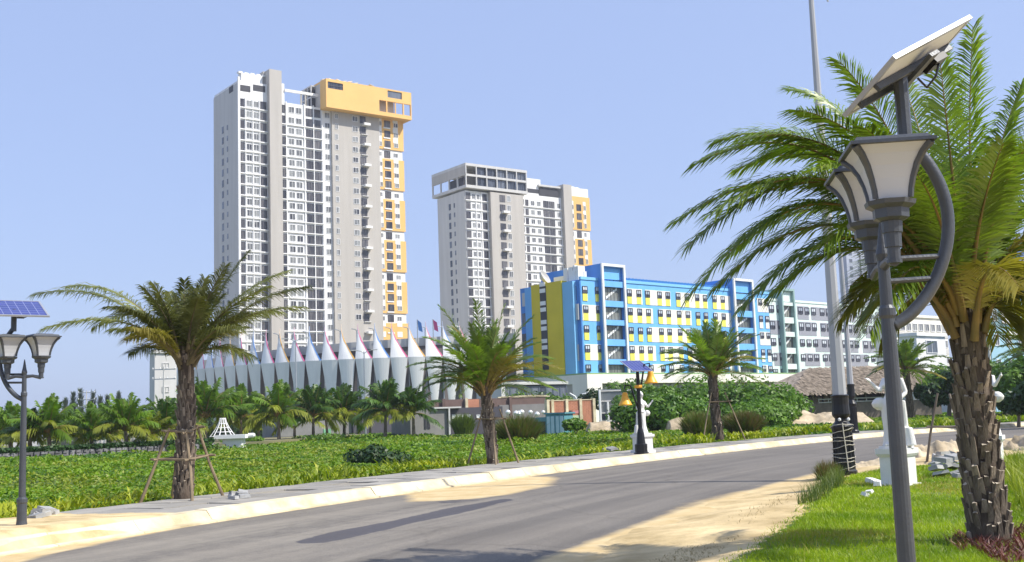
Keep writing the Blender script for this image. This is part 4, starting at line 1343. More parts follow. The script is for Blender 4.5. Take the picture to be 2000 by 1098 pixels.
def kiosk():
    p = at(1085, 840, 92)
    T_ = thing('kiosk', 'small teal painted kiosk with pale glass doors in the field', 'kiosk', (p[0], p[1], -.3), R(-30))
    h_ = at(1085, 806, 92)[2] + .3
    MB().box(-.85, .85, 0, 1.6, 0, h_ - .12).build('body', m_teal, T_)
    MB().box(-1.0, 1.0, -.12, 1.75, h_ - .118, h_).build('roof', m_teal, T_)
    for x in (-.42, .42):
        d_ = MB().box(x - .34, x + .34, -.05, -.003, .1, h_ - .3).build('door', m_tealw, T_)
        MB().box(x - .03, x + .03, -.07, -.052, .1, h_ - .3).build('door_rail', m_teal, d_)
    MB().box(-2.3, -.95, .3, 1.5, 0, h_ - .35).build('annex', m_teal, T_)
    MB().box(-2.2, -1.1, .25, .297, .3, h_ - .7).build('annex_window', m_dark, T_)
kiosk()
def steel_frame():
    f = Facade(1170, 830, 100, 70)
    T_ = f.empty('sheet_fence', 'grey corrugated sheet fence in a white steel frame', 'fence')
    u = lambda px: f.u(px, 800)
    zt, zm = f.z(1200, 760), f.z(1200, 806)
    w_ = (u(1245) - u(1172)) / 5
    for i in range(5):
        x = u(1172) + i * w_
        M_ = MB()
        nn = 8
        vs = []
        for k in range(nn * 2 + 1):
            vs += [(x + w_ * k / (nn * 2), -.03 if k % 2 else .03, zm), (x + w_ * k / (nn * 2), -.03 if k % 2 else .03, zt)]
        M_.add(vs, [(2 * k, 2 * k + 2, 2 * k + 3, 2 * k + 1) for k in range(nn * 2)])
        o = M_.build('sheet', m_metal, T_)
    for px in (1171, 1186, 1208, 1244):
        part(T_, 'post', m_wpaint, u(px) - .08, u(px) + .08, -.25, -.06, -.9, zt if px == 1171 else f.z(1186, 785))
    for z in (zt - .15, (zt + zm) / 2, zm):
        part(T_, 'rail', m_lgrey, u(1171), u(1245), -.12, -.05, z - .05, z + .05)
    part(T_, 'lower_panel', m_lgrey, u(1171), u(1245), .1, .2, -.9, f.z(1200, 820))
    part(T_, 'gap_shade_fill', m_dark, u(1186), u(1245), .3, 1.5, f.z(1200, 820), zm)  # solid box filling the gap, its shade put into the dark colour
steel_frame()
def glass_fence():
    f = Facade(990, 770, 150, 55)
    T_ = f.empty('glass_hall', 'dark glazed hall between the middle palm and the podium', 'building')
    x0, x1 = f.u(985, 770), f.u(1110, 770)
    zt = f.z(1000, 752)
    part(T_, 'wall', m_shed, x0, x1, 0.3, 6, -.9, zt)
    part(T_, 'column', m_lgrey, x0 - .6, x0 - .002, -.2, 6, -.9, zt + .4)
    part(T_, 'roof', m_lgrey, x0, x1, -.1, 6, zt + .002, zt + .4)
    for i in range(9):
        window(T_, x0 + i * (x1 - x0) / 9, .295, .5, (x1 - x0) / 9 - .05, zt - .7, 1, 1, .1, m_frame_b, m_pane3, .1, 'window')
m_frame_b = mat('window_frame_bluegrey', (0.12, 0.15, 0.20), .5, .05, 1)
glass_fence()

# thatched hut
m_thatch = mat('thatch', (0.27, 0.21, 0.145), 0.95, 0.4, 2.5, 0.6, 20, c2=(0.38, 0.31, 0.235), rnd=0.25, detail=8)
m_timber = mat('weathered_timber', (0.17, 0.14, 0.11), 0.9, 0.2, 2.0)
m_bamboo_wall = mat('woven_wall', (0.30, 0.25, 0.19), 0.9, 0.2, 3.0)
def hut():
    f = Facade(1541, 790, 108, 74)
    T_ = f.empty('thatched_hut', 'long open sided hut with a grey thatched roof behind the sand mounds', 'hut')
    u = lambda px, y=0: f.u(px, 770, y)
    ze = f.z(1560, 769, -.6); zr_ = f.z(1600, 719, 4.0)
    x0, x1 = u(1538, -.6), u(1850, -.6)
    yr = 4.0
    xr0 = f.u(1578, 722, yr)
    # thatch bundles in courses on the front slope, one joined mesh of many ragged straw tufts
    rg = np.random.default_rng(5)
    NT = 5200
    a, b = rg.random(NT), rg.random(NT) ** 0.9
    xl = x0 + (xr0 - x0) * b
    X = xl + a * (x1 - xl)
    Y = -.6 + (yr + .6) * b
    Z = ze + (zr_ - ze) * b
    sl = np.array((0, yr + .6, zr_ - ze)); sl /= np.linalg.norm(sl)
    nrm = np.array((0, -sl[2], sl[1]))
    base = np.stack([X, Y, Z], 1) + nrm * (.05 + .1 * rg.random(NT))[:, None]
    L_ = (.5 + .5 * rg.random(NT))[:, None]
    sk = (rg.normal(0, .22, NT))[:, None] * np.array((1, 0, 0))
    dn = -sl * L_ + sk * L_ + nrm * (.05 * rg.random(NT))[:, None]
    wd = (.05 + .09 * rg.random(NT))[:, None] * np.array((1, 0, 0))
    V = np.stack([base - wd, base + wd, base + dn + wd * .6 + nrm * .05, base + dn - wd * .6 + nrm * .05], 1).reshape(-1, 3)
    Fq = np.arange(NT * 4).reshape(-1, 4)
    o = put('thatch_tufts', np_mesh('thatch_tufts', V, Fq, m_thatch), T_)
    tag(o, kind='stuff')
    rb = MB()
    rb.add([(x0, -.6, ze), (x1, -.6, ze), (x1, yr, zr_), (xr0, yr, zr_), (x0, 8.4, ze), (x1, 8.4, ze), (x0, -.6, ze - .15), (x1, -.6, ze - .15), (x0, 8.4, ze - .15), (x1, 8.4, ze - .15)],
           [(0, 1, 2, 3), (3, 2, 5, 4), (0, 3, 4), (0, 6, 7, 1), (4, 8, 6, 0), (1, 7, 9, 5), (1, 5, 2), (6, 8, 9, 7)])
    rb.build('roof', m_thatch, T_)
    n_ = 9
    for i in range(n_):
        x = x0 + 1.2 + i * (x1 - x0 - 2.4) / (n_ - 1)
        part(T_, 'post', m_timber, x - .1, x + .1, 0, .2, -.9, ze)
    zf = f.z(1600, 788)
    part(T_, 'floor_deck', m_timber, x0 + .8, x1 - .5, -.2, 7, -.9, zf)
    part(T_, 'back_wall', m_shed, x0 + 1, x1 - 1, 6.2, 6.4, zf, ze + .6)
    for pa, pb in ((1545, 1562), (1565, 1608), (1612, 1640), (1648, 1676)):
        part(T_, 'woven_panel', m_bamboo_wall, u(pa), u(pb), .3, .4, zf, f.z(1600, 776) if pa in (1565,) else ze - .1)
    zr2 = f.z(1700, 777)
    part(T_, 'rail', m_lgrey, u(1595), x1 - .5, -.28, -.2, zr2 - .05, zr2 + .06)
    part(T_, 'rail', m_lgrey, u(1595), x1 - .5, -.28, -.2, zf + .02, zf + .12)
    for i in range(14):
        x = u(1595) + i * (x1 - .6 - u(1595)) / 13
        part(T_, 'baluster', m_lgrey, x, x + .08, -.27, -.21, zf + .12, zr2 - .05)
hut()

# sand and rubble mounds
m_mound = mat('mound_sand', (0.36, 0.28, 0.17), 0.95, 0.35, 0.9, 0.8, 6, c2=(0.52, 0.42, 0.28), detail=8)
def mound(name, label, pxs, Y, base_px, pyt, m=None, dep=2.5, rough=.25, z0=None, seed=0, cat='mound', group=None, sc=1.1):
    xa = at(pxs[0], base_px, Y)[0]; xb = at(pxs[1], base_px, Y)[0]
    h_ = at((pxs[0] + pxs[1]) / 2, pyt, Y)[2]
    z0 = at((pxs[0] + pxs[1]) / 2, base_px, Y)[2] - .15 if z0 is None else z0
    nx, ny = 44, 14
    gx, gy = np.meshgrid(np.linspace(0, 1, nx), np.linspace(-1, 1, ny), indexing='ij')
    X = xa + (xb - xa) * gx
    Yy = Y + gy * dep
    env = np.clip(np.minimum(gx, 1 - gx) * 9, 0, 1) ** .6 * np.clip(1 - gy ** 2, 0, 1) ** .7
    Hh = env * (h_ - z0) * (0.62 + 0.75 * (fbm(X, Yy, sc * 2.2, seed) - .28) + rough * (fbm(X, Yy, sc * .5, seed + 4) - .4))
    V = np.stack([X, Yy, z0 + np.maximum(Hh, -0.02)], -1).reshape(-1, 3)
    i = np.arange(nx - 1)[:, None] * ny + np.arange(ny - 1)[None]
    Fq = np.stack([i, i + ny, i + ny + 1, i + 1], -1).reshape(-1, 4)
    c0 = np.array(((xa + xb) / 2, Y, z0))
    o = put(name, np_mesh(name, V - c0, Fq, m or m_mound, True), None, c0)
    return tag(o, label, cat, group)
mound('sand_mound', 'long pale sand mound in front of the thatched hut', (1500, 1700), 84, 836, 800, dep=3.5, seed=3)
mound('sand_mound', 'low sand heap left of the dry bush and dark lamp', (1300, 1345), 80, 838, 818, dep=2, seed=8)
mound('sand_mound', 'sand heap beside the sheet fence', (1145, 1215), 92, 838, 822, dep=2, seed=12)
m_rock = mat('broken_rock', (0.38, 0.29, 0.17), 0.95, 0.4, 1.2, 0.8, 8, c2=(0.56, 0.46, 0.31), detail=8)
mound('rubble_mound', 'brown rubble bank along the road behind the white statue', (1762, 1905), 33, 908, 861, m_rock, 1.3, .7, seed=31, sc=.6)
mound('rubble_mound', 'low rubble bank beside the tall black based mast', (1640, 1745), 29.5, 925, 895, m_rock, 1.0, .6, seed=36, sc=.6)
mound('rubble_mound', 'tan rubble bank to the right of the largest palm', (1955, 2120), 33, 905, 842, m_rock, 1.6, .7, seed=41, sc=.6)
# ------------------------------------------------------------------ palms
m_leafA = leaf_mat('palm_leaf_green', (0.080, 0.150, 0.016), (0.18, 0.25, 0.035), 1.6, 0.36, 0.28, 0.40, spec=0.6)
m_leafR = leaf_mat('palm_leaf_bright', (0.095, 0.17, 0.014), (0.22, 0.29, 0.035), 1.6, 0.36, 0.28, 0.40, spec=0.6)
m_leafB = leaf_mat('palm_leaf_olive', (0.085, 0.110, 0.020), (0.22, 0.23, 0.070), 2.2, 0.28, 0.35, 0.5, tint=(1.3, 1.3, 0.6))
m_leafY = leaf_mat('palm_leaf_yellow', (0.24, 0.20, 0.035), (0.34, 0.29, 0.07), 0.9, 0.30, 0.25, 0.5)
m_leafC = leaf_mat('coconut_leaf', (0.085, 0.175, 0.014), (0.17, 0.27, 0.026), 0.25, 0.35, 0.3, 0.4)
m_leafCY = leaf_mat('coconut_leaf_yellow', (0.20, 0.24, 0.02), (0.30, 0.32, 0.04), 0.25, 0.35, 0.2, 0.45)
m_leafD = leaf_mat('coconut_leaf_dark', (0.045, 0.105, 0.014), (0.085, 0.16, 0.024), 0.25, 0.25, 0.25, 0.4)
m_rach = mat('palm_rachis', (0.20, 0.16, 0.05), 0.6, 0.25, 3.0, c2=(0.28, 0.17, 0.05), rnd=.2)
m_trunk = mat('palm_trunk', (0.06, 0.042, 0.03), 0.95, 0.35, 5.0, 0.8, 25, c2=(0.10, 0.075, 0.055), stretch=(1, 1, .3))
m_stub = mat('palm_leaf_base', (0.095, 0.068, 0.048), 0.95, 0.35, 9.0, 0.6, 40, c2=(0.25, 0.20, 0.15), rnd=0.45, stretch=(1, 1, .25))
m_cut = mat('palm_leaf_cut', (0.42, 0.36, 0.28), 0.9, 0.2, 8.0, rnd=0.2)
m_fibre = mat('palm_fibre', (0.20, 0.13, 0.06), 0.95, 0.4, 12.0)

def frond_mesh(p0, p1, p2, nl=64, L=0.42, wd=0.022, rg=None, mats=None, vee=0.45, droop=0.25, t0=0.16, fold=True, rr=0.0145, kink=0.06, base_w=2.2):
    """leaf along the bend p0-p1-p2: a tapering midrib with two rows of single blades"""
    rg = rg or rng
    p0, p1, p2 = [np.asarray(q, float) for q in (p0, p1, p2)]
    def bez(t):
        t = np.asarray(t)[..., None]
        return (1 - t) ** 2 * p0 + 2 * t * (1 - t) * p1 + t * t * p2
    def tan(t):
        t = np.asarray(t)[..., None]
        d = 2 * (1 - t) * (p1 - p0) + 2 * t * (p2 - p1)
        return d / np.linalg.norm(d, axis=-1, keepdims=True)
    mb = MB()
    tt = np.linspace(0, 1, 16)
    mb.tube(bez(tt), [rr * (base_w * (1 - t) ** 2.5 + 0.9 * (1 - t) + .22) for t in tt], 5, 0)
    rv = np.array(mb.v); rf = mb.f
    V, Q = [rv], []
    t = np.linspace(t0, 0.995, nl) 
    out = []
    for side in (-1, 1):
        tj = np.clip(t + rg.normal(0, .004, nl), 0, 1)
        B = bez(tj); Tn = tan(tj)
        up = np.array((0, 0, 1.0)) + rg.normal(0, .02, (nl, 3))
        S_ = np.cross(Tn, up); S_ /= np.linalg.norm(S_, axis=1)[:, None] + 1e-9
        Nn = np.cross(S_, Tn)
        u_ = np.clip((tj - t0) / (1 - t0), 0, 1)
        prof = np.clip((0.35 + 2.6 * u_) , 0, 1) * np.clip(1.25 - 0.75 * u_ ** 2.2, .3, 1.1)
        ll = L * prof * (0.85 + .3 * rg.random(nl))
        fwd = 0.75 + 0.75 * u_ ** 1.5 + rg.normal(0, .12, nl)
        v_ = vee + rg.normal(0, .18, nl)
        d = side * S_ * 1.0 + Tn * fwd[:, None] + Nn * v_[:, None]
        d /= np.linalg.norm(d, axis=1)[:, None]
        g_ = np.array((0, 0, -1.0)) * (droop * ll * (.7 + .6 * rg.random(nl)))[:, None]
        mid = B + d * (ll * .55)[:, None] + g_ * .25
        tip = B + d * ll[:, None] + g_
        wv = np.cross(d, Nn + .6 * side * S_); wv /= np.linalg.norm(wv, axis=1)[:, None] + 1e-9
        w_ = (wd * (.8 + .4 * rg.random(nl)))[:, None]
        out.append(np.stack([B - wv * w_ * .5, B + wv * w_ * .5, mid + wv * w_, mid - wv * w_, tip + wv * w_ * .12, tip - wv * w_ * .12], 1).reshape(-1, 3))
    bl = np.concatenate(out)
    n0 = len(rv)
    i = n0 + np.arange(len(bl) // 6)[:, None] * 6
    f1_ = np.concatenate([i + 0, i + 1, i + 2, i + 3], 1); f2_ = np.concatenate([i + 3, i + 2, i + 4, i + 5], 1)
    quads = np.concatenate([f1_, f2_])
    rq = np.array([f for f in rf if len(f) == 4])
    allq = np.concatenate([rq, quads])
    mi = np.concatenate([np.zeros(len(rq)), np.ones(len(quads))])
    return np_mesh('frond', np.concatenate([rv, bl]), allq, mats or [m_rach, m_leafA], False, None, mi)

STUBS = []
def stub_meshes():
    if not STUBS:
        for k in range(5):
            r_ = random.Random(k)
            h_ = 0.20 + .06 * k
            w0, w1 = .062 + .01 * r_.random(), .030 + .010 * r_.random()
            m = MB()
            vs = [(-w0, 0, 0), (w0, 0, 0), (w0 * .8, .05, 0), (-w0 * .8, .05, 0)]
            o = .035 + .035 * r_.random()
            j = [r_.uniform(-.02, .03) for _ in range(4)]
            vs += [(-w1, -o - .02, h_ + j[0]), (w1, -o - .02, h_ + j[1]), (w1 * .9, -o + .035, h_ + j[2]), (-w1 * .9, -o + .035, h_ + j[3])]
            m.add(vs, [(0, 1, 5, 4), (1, 2, 6, 5), (2, 3, 7, 6), (3, 0, 4, 7)], 0)
            m.add([vs[4], vs[5], vs[6], vs[7]], [(0, 1, 2, 3)], 1)
            STUBS.append(m.mesh('leaf_base', [m_stub, m_cut]))
    return STUBS

def date_palm(label, base, top, r0, r1, tips, nrand, Lf, seed, mats, stubs=200, stub_scale=1.0, stub_parts=True, group='date palms along the road', leafL=0.42, leafW=0.02, nl=60, elev=(-12, 78), yellow=0.1, crown_dy=0.0, vee=.45, droop=.25, lift=0.5, spear=3):
    rg = np.random.default_rng(seed)
    base = np.asarray(base, float); top = np.asarray(top, float)
    T_ = thing('date_palm', label, 'palm tree', base, 0, group)
    H = top - base
    n = 14
    pts, rad = [], []
    hl = np.linalg.norm(H)
    bend = np.array((rg.normal(0, .02), rg.normal(0, .02), 0)) * hl
    for i in range(n + 1):
        t = i / n
        pts.append(H * t + bend * math.sin(math.pi * t) + (0, 0, -.25 if i == 0 else 0))
        rad.append((r0 + (r1 - r0) * t) * (1 + .10 * max(0, .12 - t) / .12) * (1 + .04 * math.sin(t * 30)))
    # boss at the crown
    MB().tube(pts, rad, 14, 0).build('trunk', m_trunk, T_, smooth=True)
    sm = stub_meshes()
    M_all = MB()
    golden = 2.39996
    for i in range(stubs):
        t = 0.01 + 0.985 * i / stubs
        a = i * golden + rg.normal(0, .12)
        c = H * t + bend * math.sin(math.pi * t)
        r_ = (r0 + (r1 - r0) * t)
        k = int(rg.integers(0, 5))
        lo = 0.6 if t < .12 else 1
        mx = Matrix.Translation(Vector(c) + Vector((math.cos(a), math.sin(a), 0)) * (r_ * .97)) @ Matrix.Rotation(a + math.pi / 2, 4, 'Z') @ Matrix.Rotation(rg.normal(-.02 - .13 * (t > .7), .07), 4, 'X') @ Matrix.Diagonal((stub_scale * rg.uniform(.8, 1.15), stub_scale, stub_scale * rg.uniform(.8, 1.3) * (1.35 if t > .75 else 1), 1))
        if stub_parts:
            o = put('leaf_base', sm[k], T_)
            o.matrix_local = mx
        else:
            me = sm[k]
            vs = [tuple(mx @ v.co) for v in me.vertices]
            o_ = len(M_all.v)
            M_all.v += vs
            for p in me.polygons:
                M_all.f.append(tuple(v + o_ for v in p.vertices)); M_all.m.append(p.material_index)
    if not stub_parts:
        tag(M_all.build('leaf_bases', [m_stub, m_cut], T_), kind='stuff')
    C = H + np.array((0, 0, .05))
    def add(p2, lf, kind=None, nn=None):
        d = p2 - C
        hd = math.hypot(d[0], d[1])
        ln = np.linalg.norm(d)
        p0 = C + np.array((d[0], d[1], 0)) / (hd + 1e-6) * min(.16, hd * .3) - (0, 0, rg.uniform(0, .35) + (.15 if d[2] < .3 else 0))
        p1 = C + d * .5 + np.array((0, 0, 1)) * lf * ln * .5 - np.array((d[0], d[1], 0)) * .10
        ml = mats[1] if kind is None else kind
        me = frond_mesh(p0, p1, p2, nn or nl, leafL, leafW, rg, [mats[0], ml], vee, droop)
        return put('frond', me, T_)
    for tp in tips:
        px, py, dy = tp[:3]
        p2 = at(px, py, top[1] + dy) - base
        add(p2, tp[3] if len(tp) > 3 else lift, tp[4] if len(tp) > 4 else None)
    for i in range(nrand):
        az = i * golden + rg.normal(0, .25)
        q = (i + .5) / nrand
        el = R(elev[0] + (elev[1] - elev[0]) * q ** 1.1 + rg.normal(0, 5))
        ln = Lf * rg.uniform(.82, 1.08) * (1 - .22 * q)
        d = np.array((math.cos(az) * math.cos(el), math.sin(az) * math.cos(el), math.sin(el)))
        p2 = C + d * ln
        add(p2, lift * (1.0 - .75 * q) * rg.uniform(.7, 1.2), m_leafY if rg.random() < yellow * (1.6 - 1.4 * q) else None)
    for i in range(spear):
        d = np.array((rg.normal(0, .12), rg.normal(0, .12), 1)) * Lf * .62
        me = frond_mesh(C - (0, 0, .2), C + d * .5, C + d, 30, leafL * .45, leafW, rg, [m_rach, mats[1]], vee * .3, 0.0)
        put('frond', me, T_)
    return T_

def props(base, label, hgt, spread, n=3, bars=(0.9, ), seed=0, m=None, az0=0.0, group='bamboo props round the palms'):
    rg = random.Random(seed)
    T_ = thing('palm_prop', label, 'palm prop', base, 0, group)
    tops, feet = [], []
    for i in range(n):
        a = az0 + i * 2 * math.pi / n + rg.uniform(-.1, .1)
        f_ = np.array((math.cos(a) * spread, math.sin(a) * spread, -.15))
        t_ = np.array((math.cos(a) * spread * .30, math.sin(a) * spread * .30, hgt * rg.uniform(.95, 1.05)))
        MB().tube([f_, (f_ + t_) / 2 + (rg.uniform(-.03, .03), rg.uniform(-.03, .03), 0), t_], [.035, .032, .028], 7).build('pole', m or m_bamboo, T_)
        tops.append(t_); feet.append(f_)
    for h_ in bars:
        for i in range(n):
            q = h_ / hgt
            a, b = [feet[j] * (1 - q) + tops[j] * q for j in (i, (i + 1) % n)]
            d = (b - a) / np.linalg.norm(b - a) * .16
            MB().tube([a - d, b + d], .024, 6).build('cross_bar', m or m_bamboo, T_)
    return T_
m_bamboo = mat('bamboo', (0.24, 0.18, 0.11), 0.8, 0.25, 4.0)

m_leafO = leaf_mat('palm_leaf_olive_low', (0.12, 0.13, 0.018), (0.27, 0.25, 0.045), 1.6, 0.32, 0.28, 0.45)
m_rachd = mat('palm_rachis_brown', (0.11, 0.085, 0.045), 0.7, 0.3, 3.0, c2=(0.17, 0.13, 0.06), rnd=.2)
# --- the largest palm, right foreground
bR = gp(1937, 1072, 0.15); topR = at(1886, 585, bR[1] + .1)
tipsR = [(1362, 318, -.3, 1.0), (1322, 432, .2, 1.05), (1352, 572, -.5, 1.35), (1508, 575, .5, 1.2), (1545, 175, 1.4, .55), (1560, 215, -1.2, .6), (1440, 330, .9, .95), (1385, 420, -1.1, 1.0), (1420, 500, 1.2, 1.15), (1590, 330, -1.5, .8), (1610, 480, -1.0, 1.1), (1500, 300, .4, .9),
         (1640, 120, -.6, .35), (1900, 52, .3, .04), (1995, 165, .4, .12), (2060, 190, -.8, .2), (2075, 330, .3, .3), (2110, 470, .6, .5),
         (1760, 150, 1.2, .1), (1835, 110, -1.0, .06), (1690, 250, -1.4, .35), (1960, 280, -1.5, .2), (1640, 625, 1.0, 1.1, m_leafO), (1655, 600, -.4, 1.0, m_leafO), (1690, 620, .3, 1.1, m_leafO), (1720, 665, .8, 1.2, m_leafO), (2070, 570, .2, .9, m_leafO), (1990, 650, -.2, 1.1, m_leafO), (2080, 650, .6, 1.1, m_leafO), (1950, 660, 1.0, 1.2, m_leafO), (1400, 275, .6, .85), (1460, 270, -.6, .8), (1345, 480, -.9, 1.15), (1400, 560, .9, 1.2), (1450, 600, -.2, 1.2), (1700, 650, -1.2, 1.1, None), (2060, 600, -.6, 1.0, m_leafY), (2030, 640, .9, 1.1, None), (1660, 560, 1.5, .9),
         (1990, 560, -1.4, .9, m_leafY), (1780, 330, -1.7, .4), (1740, 420, 1.6, .4), (1980, 400, 1.5, .4)]
date_palm('largest date palm, towering at the right edge beside the solar lamp', bR, topR, .205, .145, tipsR, 6, 2.2, 11, (m_rach, m_leafR), 298, .60, True, leafL=.44, leafW=.0095, nl=146, elev=(25, 80), yellow=.12, spear=3, vee=.30, droop=.35)
bB = gp(1858, 905, 0.1)
props((bB[0], bB[1], .05), 'dark timber tripod standing behind the largest palm', 1.75, .62, 3, (1.0,), 5, m_timber, .6)

# --- left roadside palm
bL = gp(358, 979, WALK - .05); topL = at(362, 690, bL[1])
tipsL = [(68, 575, .3, .55), (90, 640, -.9, .55), (130, 560, 1.0, .5), (485, 492, .5, .12), (560, 530, 1.2, .3), (600, 560, .4, .35), (590, 600, -.5, .35), (545, 610, 1.5, .4), (300, 555, -.8, .15), (360, 548, .2, .02), (400, 545, -.4, .05), (440, 520, -.8, .1), (215, 600, -1.2, .5), (180, 640, 1.3, .7),
         (250, 660, -1.4, .5, m_leafY), (480, 640, -1.4, .4), (520, 560, -1.0, .2), (330, 570, 1.2, .1)]
date_palm('date palm with drying olive fronds at the left, propped by bamboo', bL, topL, .19, .155, tipsL, 20, 1.9, 21, (m_rachd, m_leafB), 220, .62, True, leafL=.47, leafW=.0108, nl=108, droop=.5, elev=(0, 75), yellow=.10, lift=.4, vee=.35)
props((bL[0], bL[1], WALK - .1), 'bamboo prop frame round the trunk of the left palm', 1.55, .95, 4, (.98, 1.5), 2, None, .5)
# --- middle palm
bM = gp(963, 909, WALK - .05); topM = at(948, 748, bM[1])
tipsM = [(830, 660, .3, .35), (800, 715, -.5, .5), (815, 760, .6, .9), (860, 600, -.6, .2), (930, 590, .4, .05), (985, 598, -.2, .05), (1040, 620, .5, .2), (1050, 670, -.8, .35), (1100, 745, .3, .7), (1075, 700, 1.0, .5), (1095, 720, -.9, .6, m_leafY), (880, 640, 1.2, .2), (1010, 720, -1.4, .5, m_leafY), (890, 760, -1.2, .9, m_leafY)]
date_palm('full green date palm in the middle of the pavement before the arena', bM, topM, .165, .165, tipsM, 52, 2.25, 31, (m_rach, m_leafA), 150, .78, False, leafL=.44, leafW=.014, nl=64, elev=(-12, 80), yellow=.12)
props((bM[0], bM[1], WALK - .1), 'bamboo prop frame round the trunk of the middle palm', 1.9, .9, 4, (1.6,), 4, None, .2)
# --- palm by the blue building
bN = gp(1405, 862, WALK - .05); topN = at(1393, 722, bN[1])
date_palm('smaller date palm standing before the blue building hedge', bN, topN, .22, .20, [(1292, 690, .3, .45), (1480, 655, .4, .35), (1460, 690, -.6, .5), (1330, 640, -.5, .2), (1395, 625, .3, .05)], 50, 2.7, 41, (m_rach, m_leafA), 120, 1.0, False, leafL=.5, leafW=.02, nl=54, elev=(-18, 80), yellow=.1)
props((bN[0], bN[1], WALK - .1), 'bamboo prop leaning on the palm before the blue building', 2.3, 1.3, 3, (1.9,), 6, None, -.3)
# --- palm in front of the hut
pO = gp(1782, 826, 0.0); topO = at(1770, 722, pO[1])
date_palm('small date palm in front of the thatched hut beyond the road', pO, topO, .26, .24, [(1690, 700, .4, .5), (1860, 700, .4, .5)], 40, 3.4, 51, (m_rach, m_leafA), 70, 1.5, False, leafL=.62, leafW=.045, nl=40, elev=(-28, 75), yellow=.06, lift=.6)
# palm fronds entering at the right edge
pQ = gp(2035, 800, 0.0); topQ = at(2040, 690, 62.0); pQ = np.array((topQ[0], 62.0, -.1))
date_palm('date palm at the far right edge behind the largest palm', pQ, topQ, .3, .28, [(1945, 700, .2, .6), (1930, 650, .3, .4), (1960, 640, -.3, .3)], 26, 2.6, 61, (m_rach, m_leafA), 60, 1.4, False, leafL=.55, leafW=.035, nl=40, elev=(-20, 75), yellow=.05)

# --- coconut palms beyond the field
def coconut_variants():
    out = []
    for k in range(6):
        rg = np.random.default_rng(100 + k)
        fr = []
        nF = 24
        mt = (m_leafC, m_leafC, m_leafD, m_leafCY, m_leafC, m_leafD)[k]
        for i in range(nF):
            q = (i + .5) / nF
            az = i * 2.39996 + rg.normal(0, .2)
            el = R(-25 + 110 * q ** .75 + rg.normal(0, 5))
            ln = rg.uniform(2.5, 3.1) * (1 - .05 * q)
            d = np.array((math.cos(az) * math.cos(el), math.sin(az) * math.cos(el), math.sin(el)))
            p2 = d * ln
            p1 = d * ln * .5 + np.array((0, 0, .85 * (1 - q) + .25)) - np.array((d[0], d[1], 0)) * .3
            ml = m_leafCY if (q < .3 and rg.random() < .6) else mt
            fr.append(frond_mesh((0, 0, 0), p1, p2, 34, .78, .062, rg, [m_rach, ml], .02, .62, .16, rr=.03))
        out.append(fr)
    return out
CV = coconut_variants()
m_ctrunk = mat('coconut_trunk', (0.20, 0.16, 0.12), 0.9, 0.3, 3.0)
ORD = ['first', 'second', 'third', 'fourth', 'fifth', 'sixth', 'seventh', 'eighth', 'ninth', 'tenth', 'eleventh', 'twelfth', 'thirteenth', 'fourteenth', 'fifteenth', 'sixteenth']
def coconut(px, py_top, py_base, Y, var, label, tr=.35, sc=None, group='coconut palms beyond the field', rz=None, light=1):
    b = at(px, py_base, Y); t = at(px, py_top, Y)
    H = t[2] - b[2]
    th = H * tr
    T_ = thing('coconut_palm', label, 'palm tree', b, 0, group)
    lean = np.array((random.uniform(-.12, .12), 0, 0)) * th
    MB().tube([(0, 0, -.6), lean * .5 + (0, 0, th * .5), lean + (0, 0, th)], [.2, .14, .11], 7).build('trunk', m_ctrunk, T_)
    s_ = (H - th) / 2.85
    for me in CV[var]:
        o = put('frond', me, T_, lean + (0, 0, th))
        o.scale = (s_, s_, s_)
        o.rotation_euler = (0, 0, rz if rz is not None else px * 1.7)
rowL = [(-6, 800, 884, 82, 0), (22, 783, 872, 84, 1), (60, 795, 880, 80, 5), (98, 772, 878, 80, 0), (140, 800, 874, 90, 2), (180, 786, 876, 82, 4), (215, 800, 872, 92, 2), (248, 766, 874, 80, 1), (290, 800, 876, 84, 3), (322, 772, 872, 86, 2), (345, 790, 870, 92, 0)]
for i, r_ in enumerate(rowL):
    coconut(*r_[:3], r_[3], r_[4], f'coconut palm on the far left bank, {ORD[i]} from the left edge', .30)
rowM = [(402, 736, 866, 104, 1), (440, 762, 862, 116, 2), (470, 752, 858, 108, 4), (505, 762, 858, 122, 3), (545, 745, 858, 104, 0), (575, 765, 856, 124, 3), (612, 748, 856, 106, 5), (640, 764, 852, 126, 3), (672, 748, 850, 108, 2), (722, 772, 852, 130, 3), (752, 738, 848, 104, 5), (808, 752, 846, 104, 2)]
for i, r_ in enumerate(rowM):
    coconut(*r_[:3], r_[3], r_[4], f'coconut palm before the white arena, {ORD[i]} from the left palm trunk', .38)

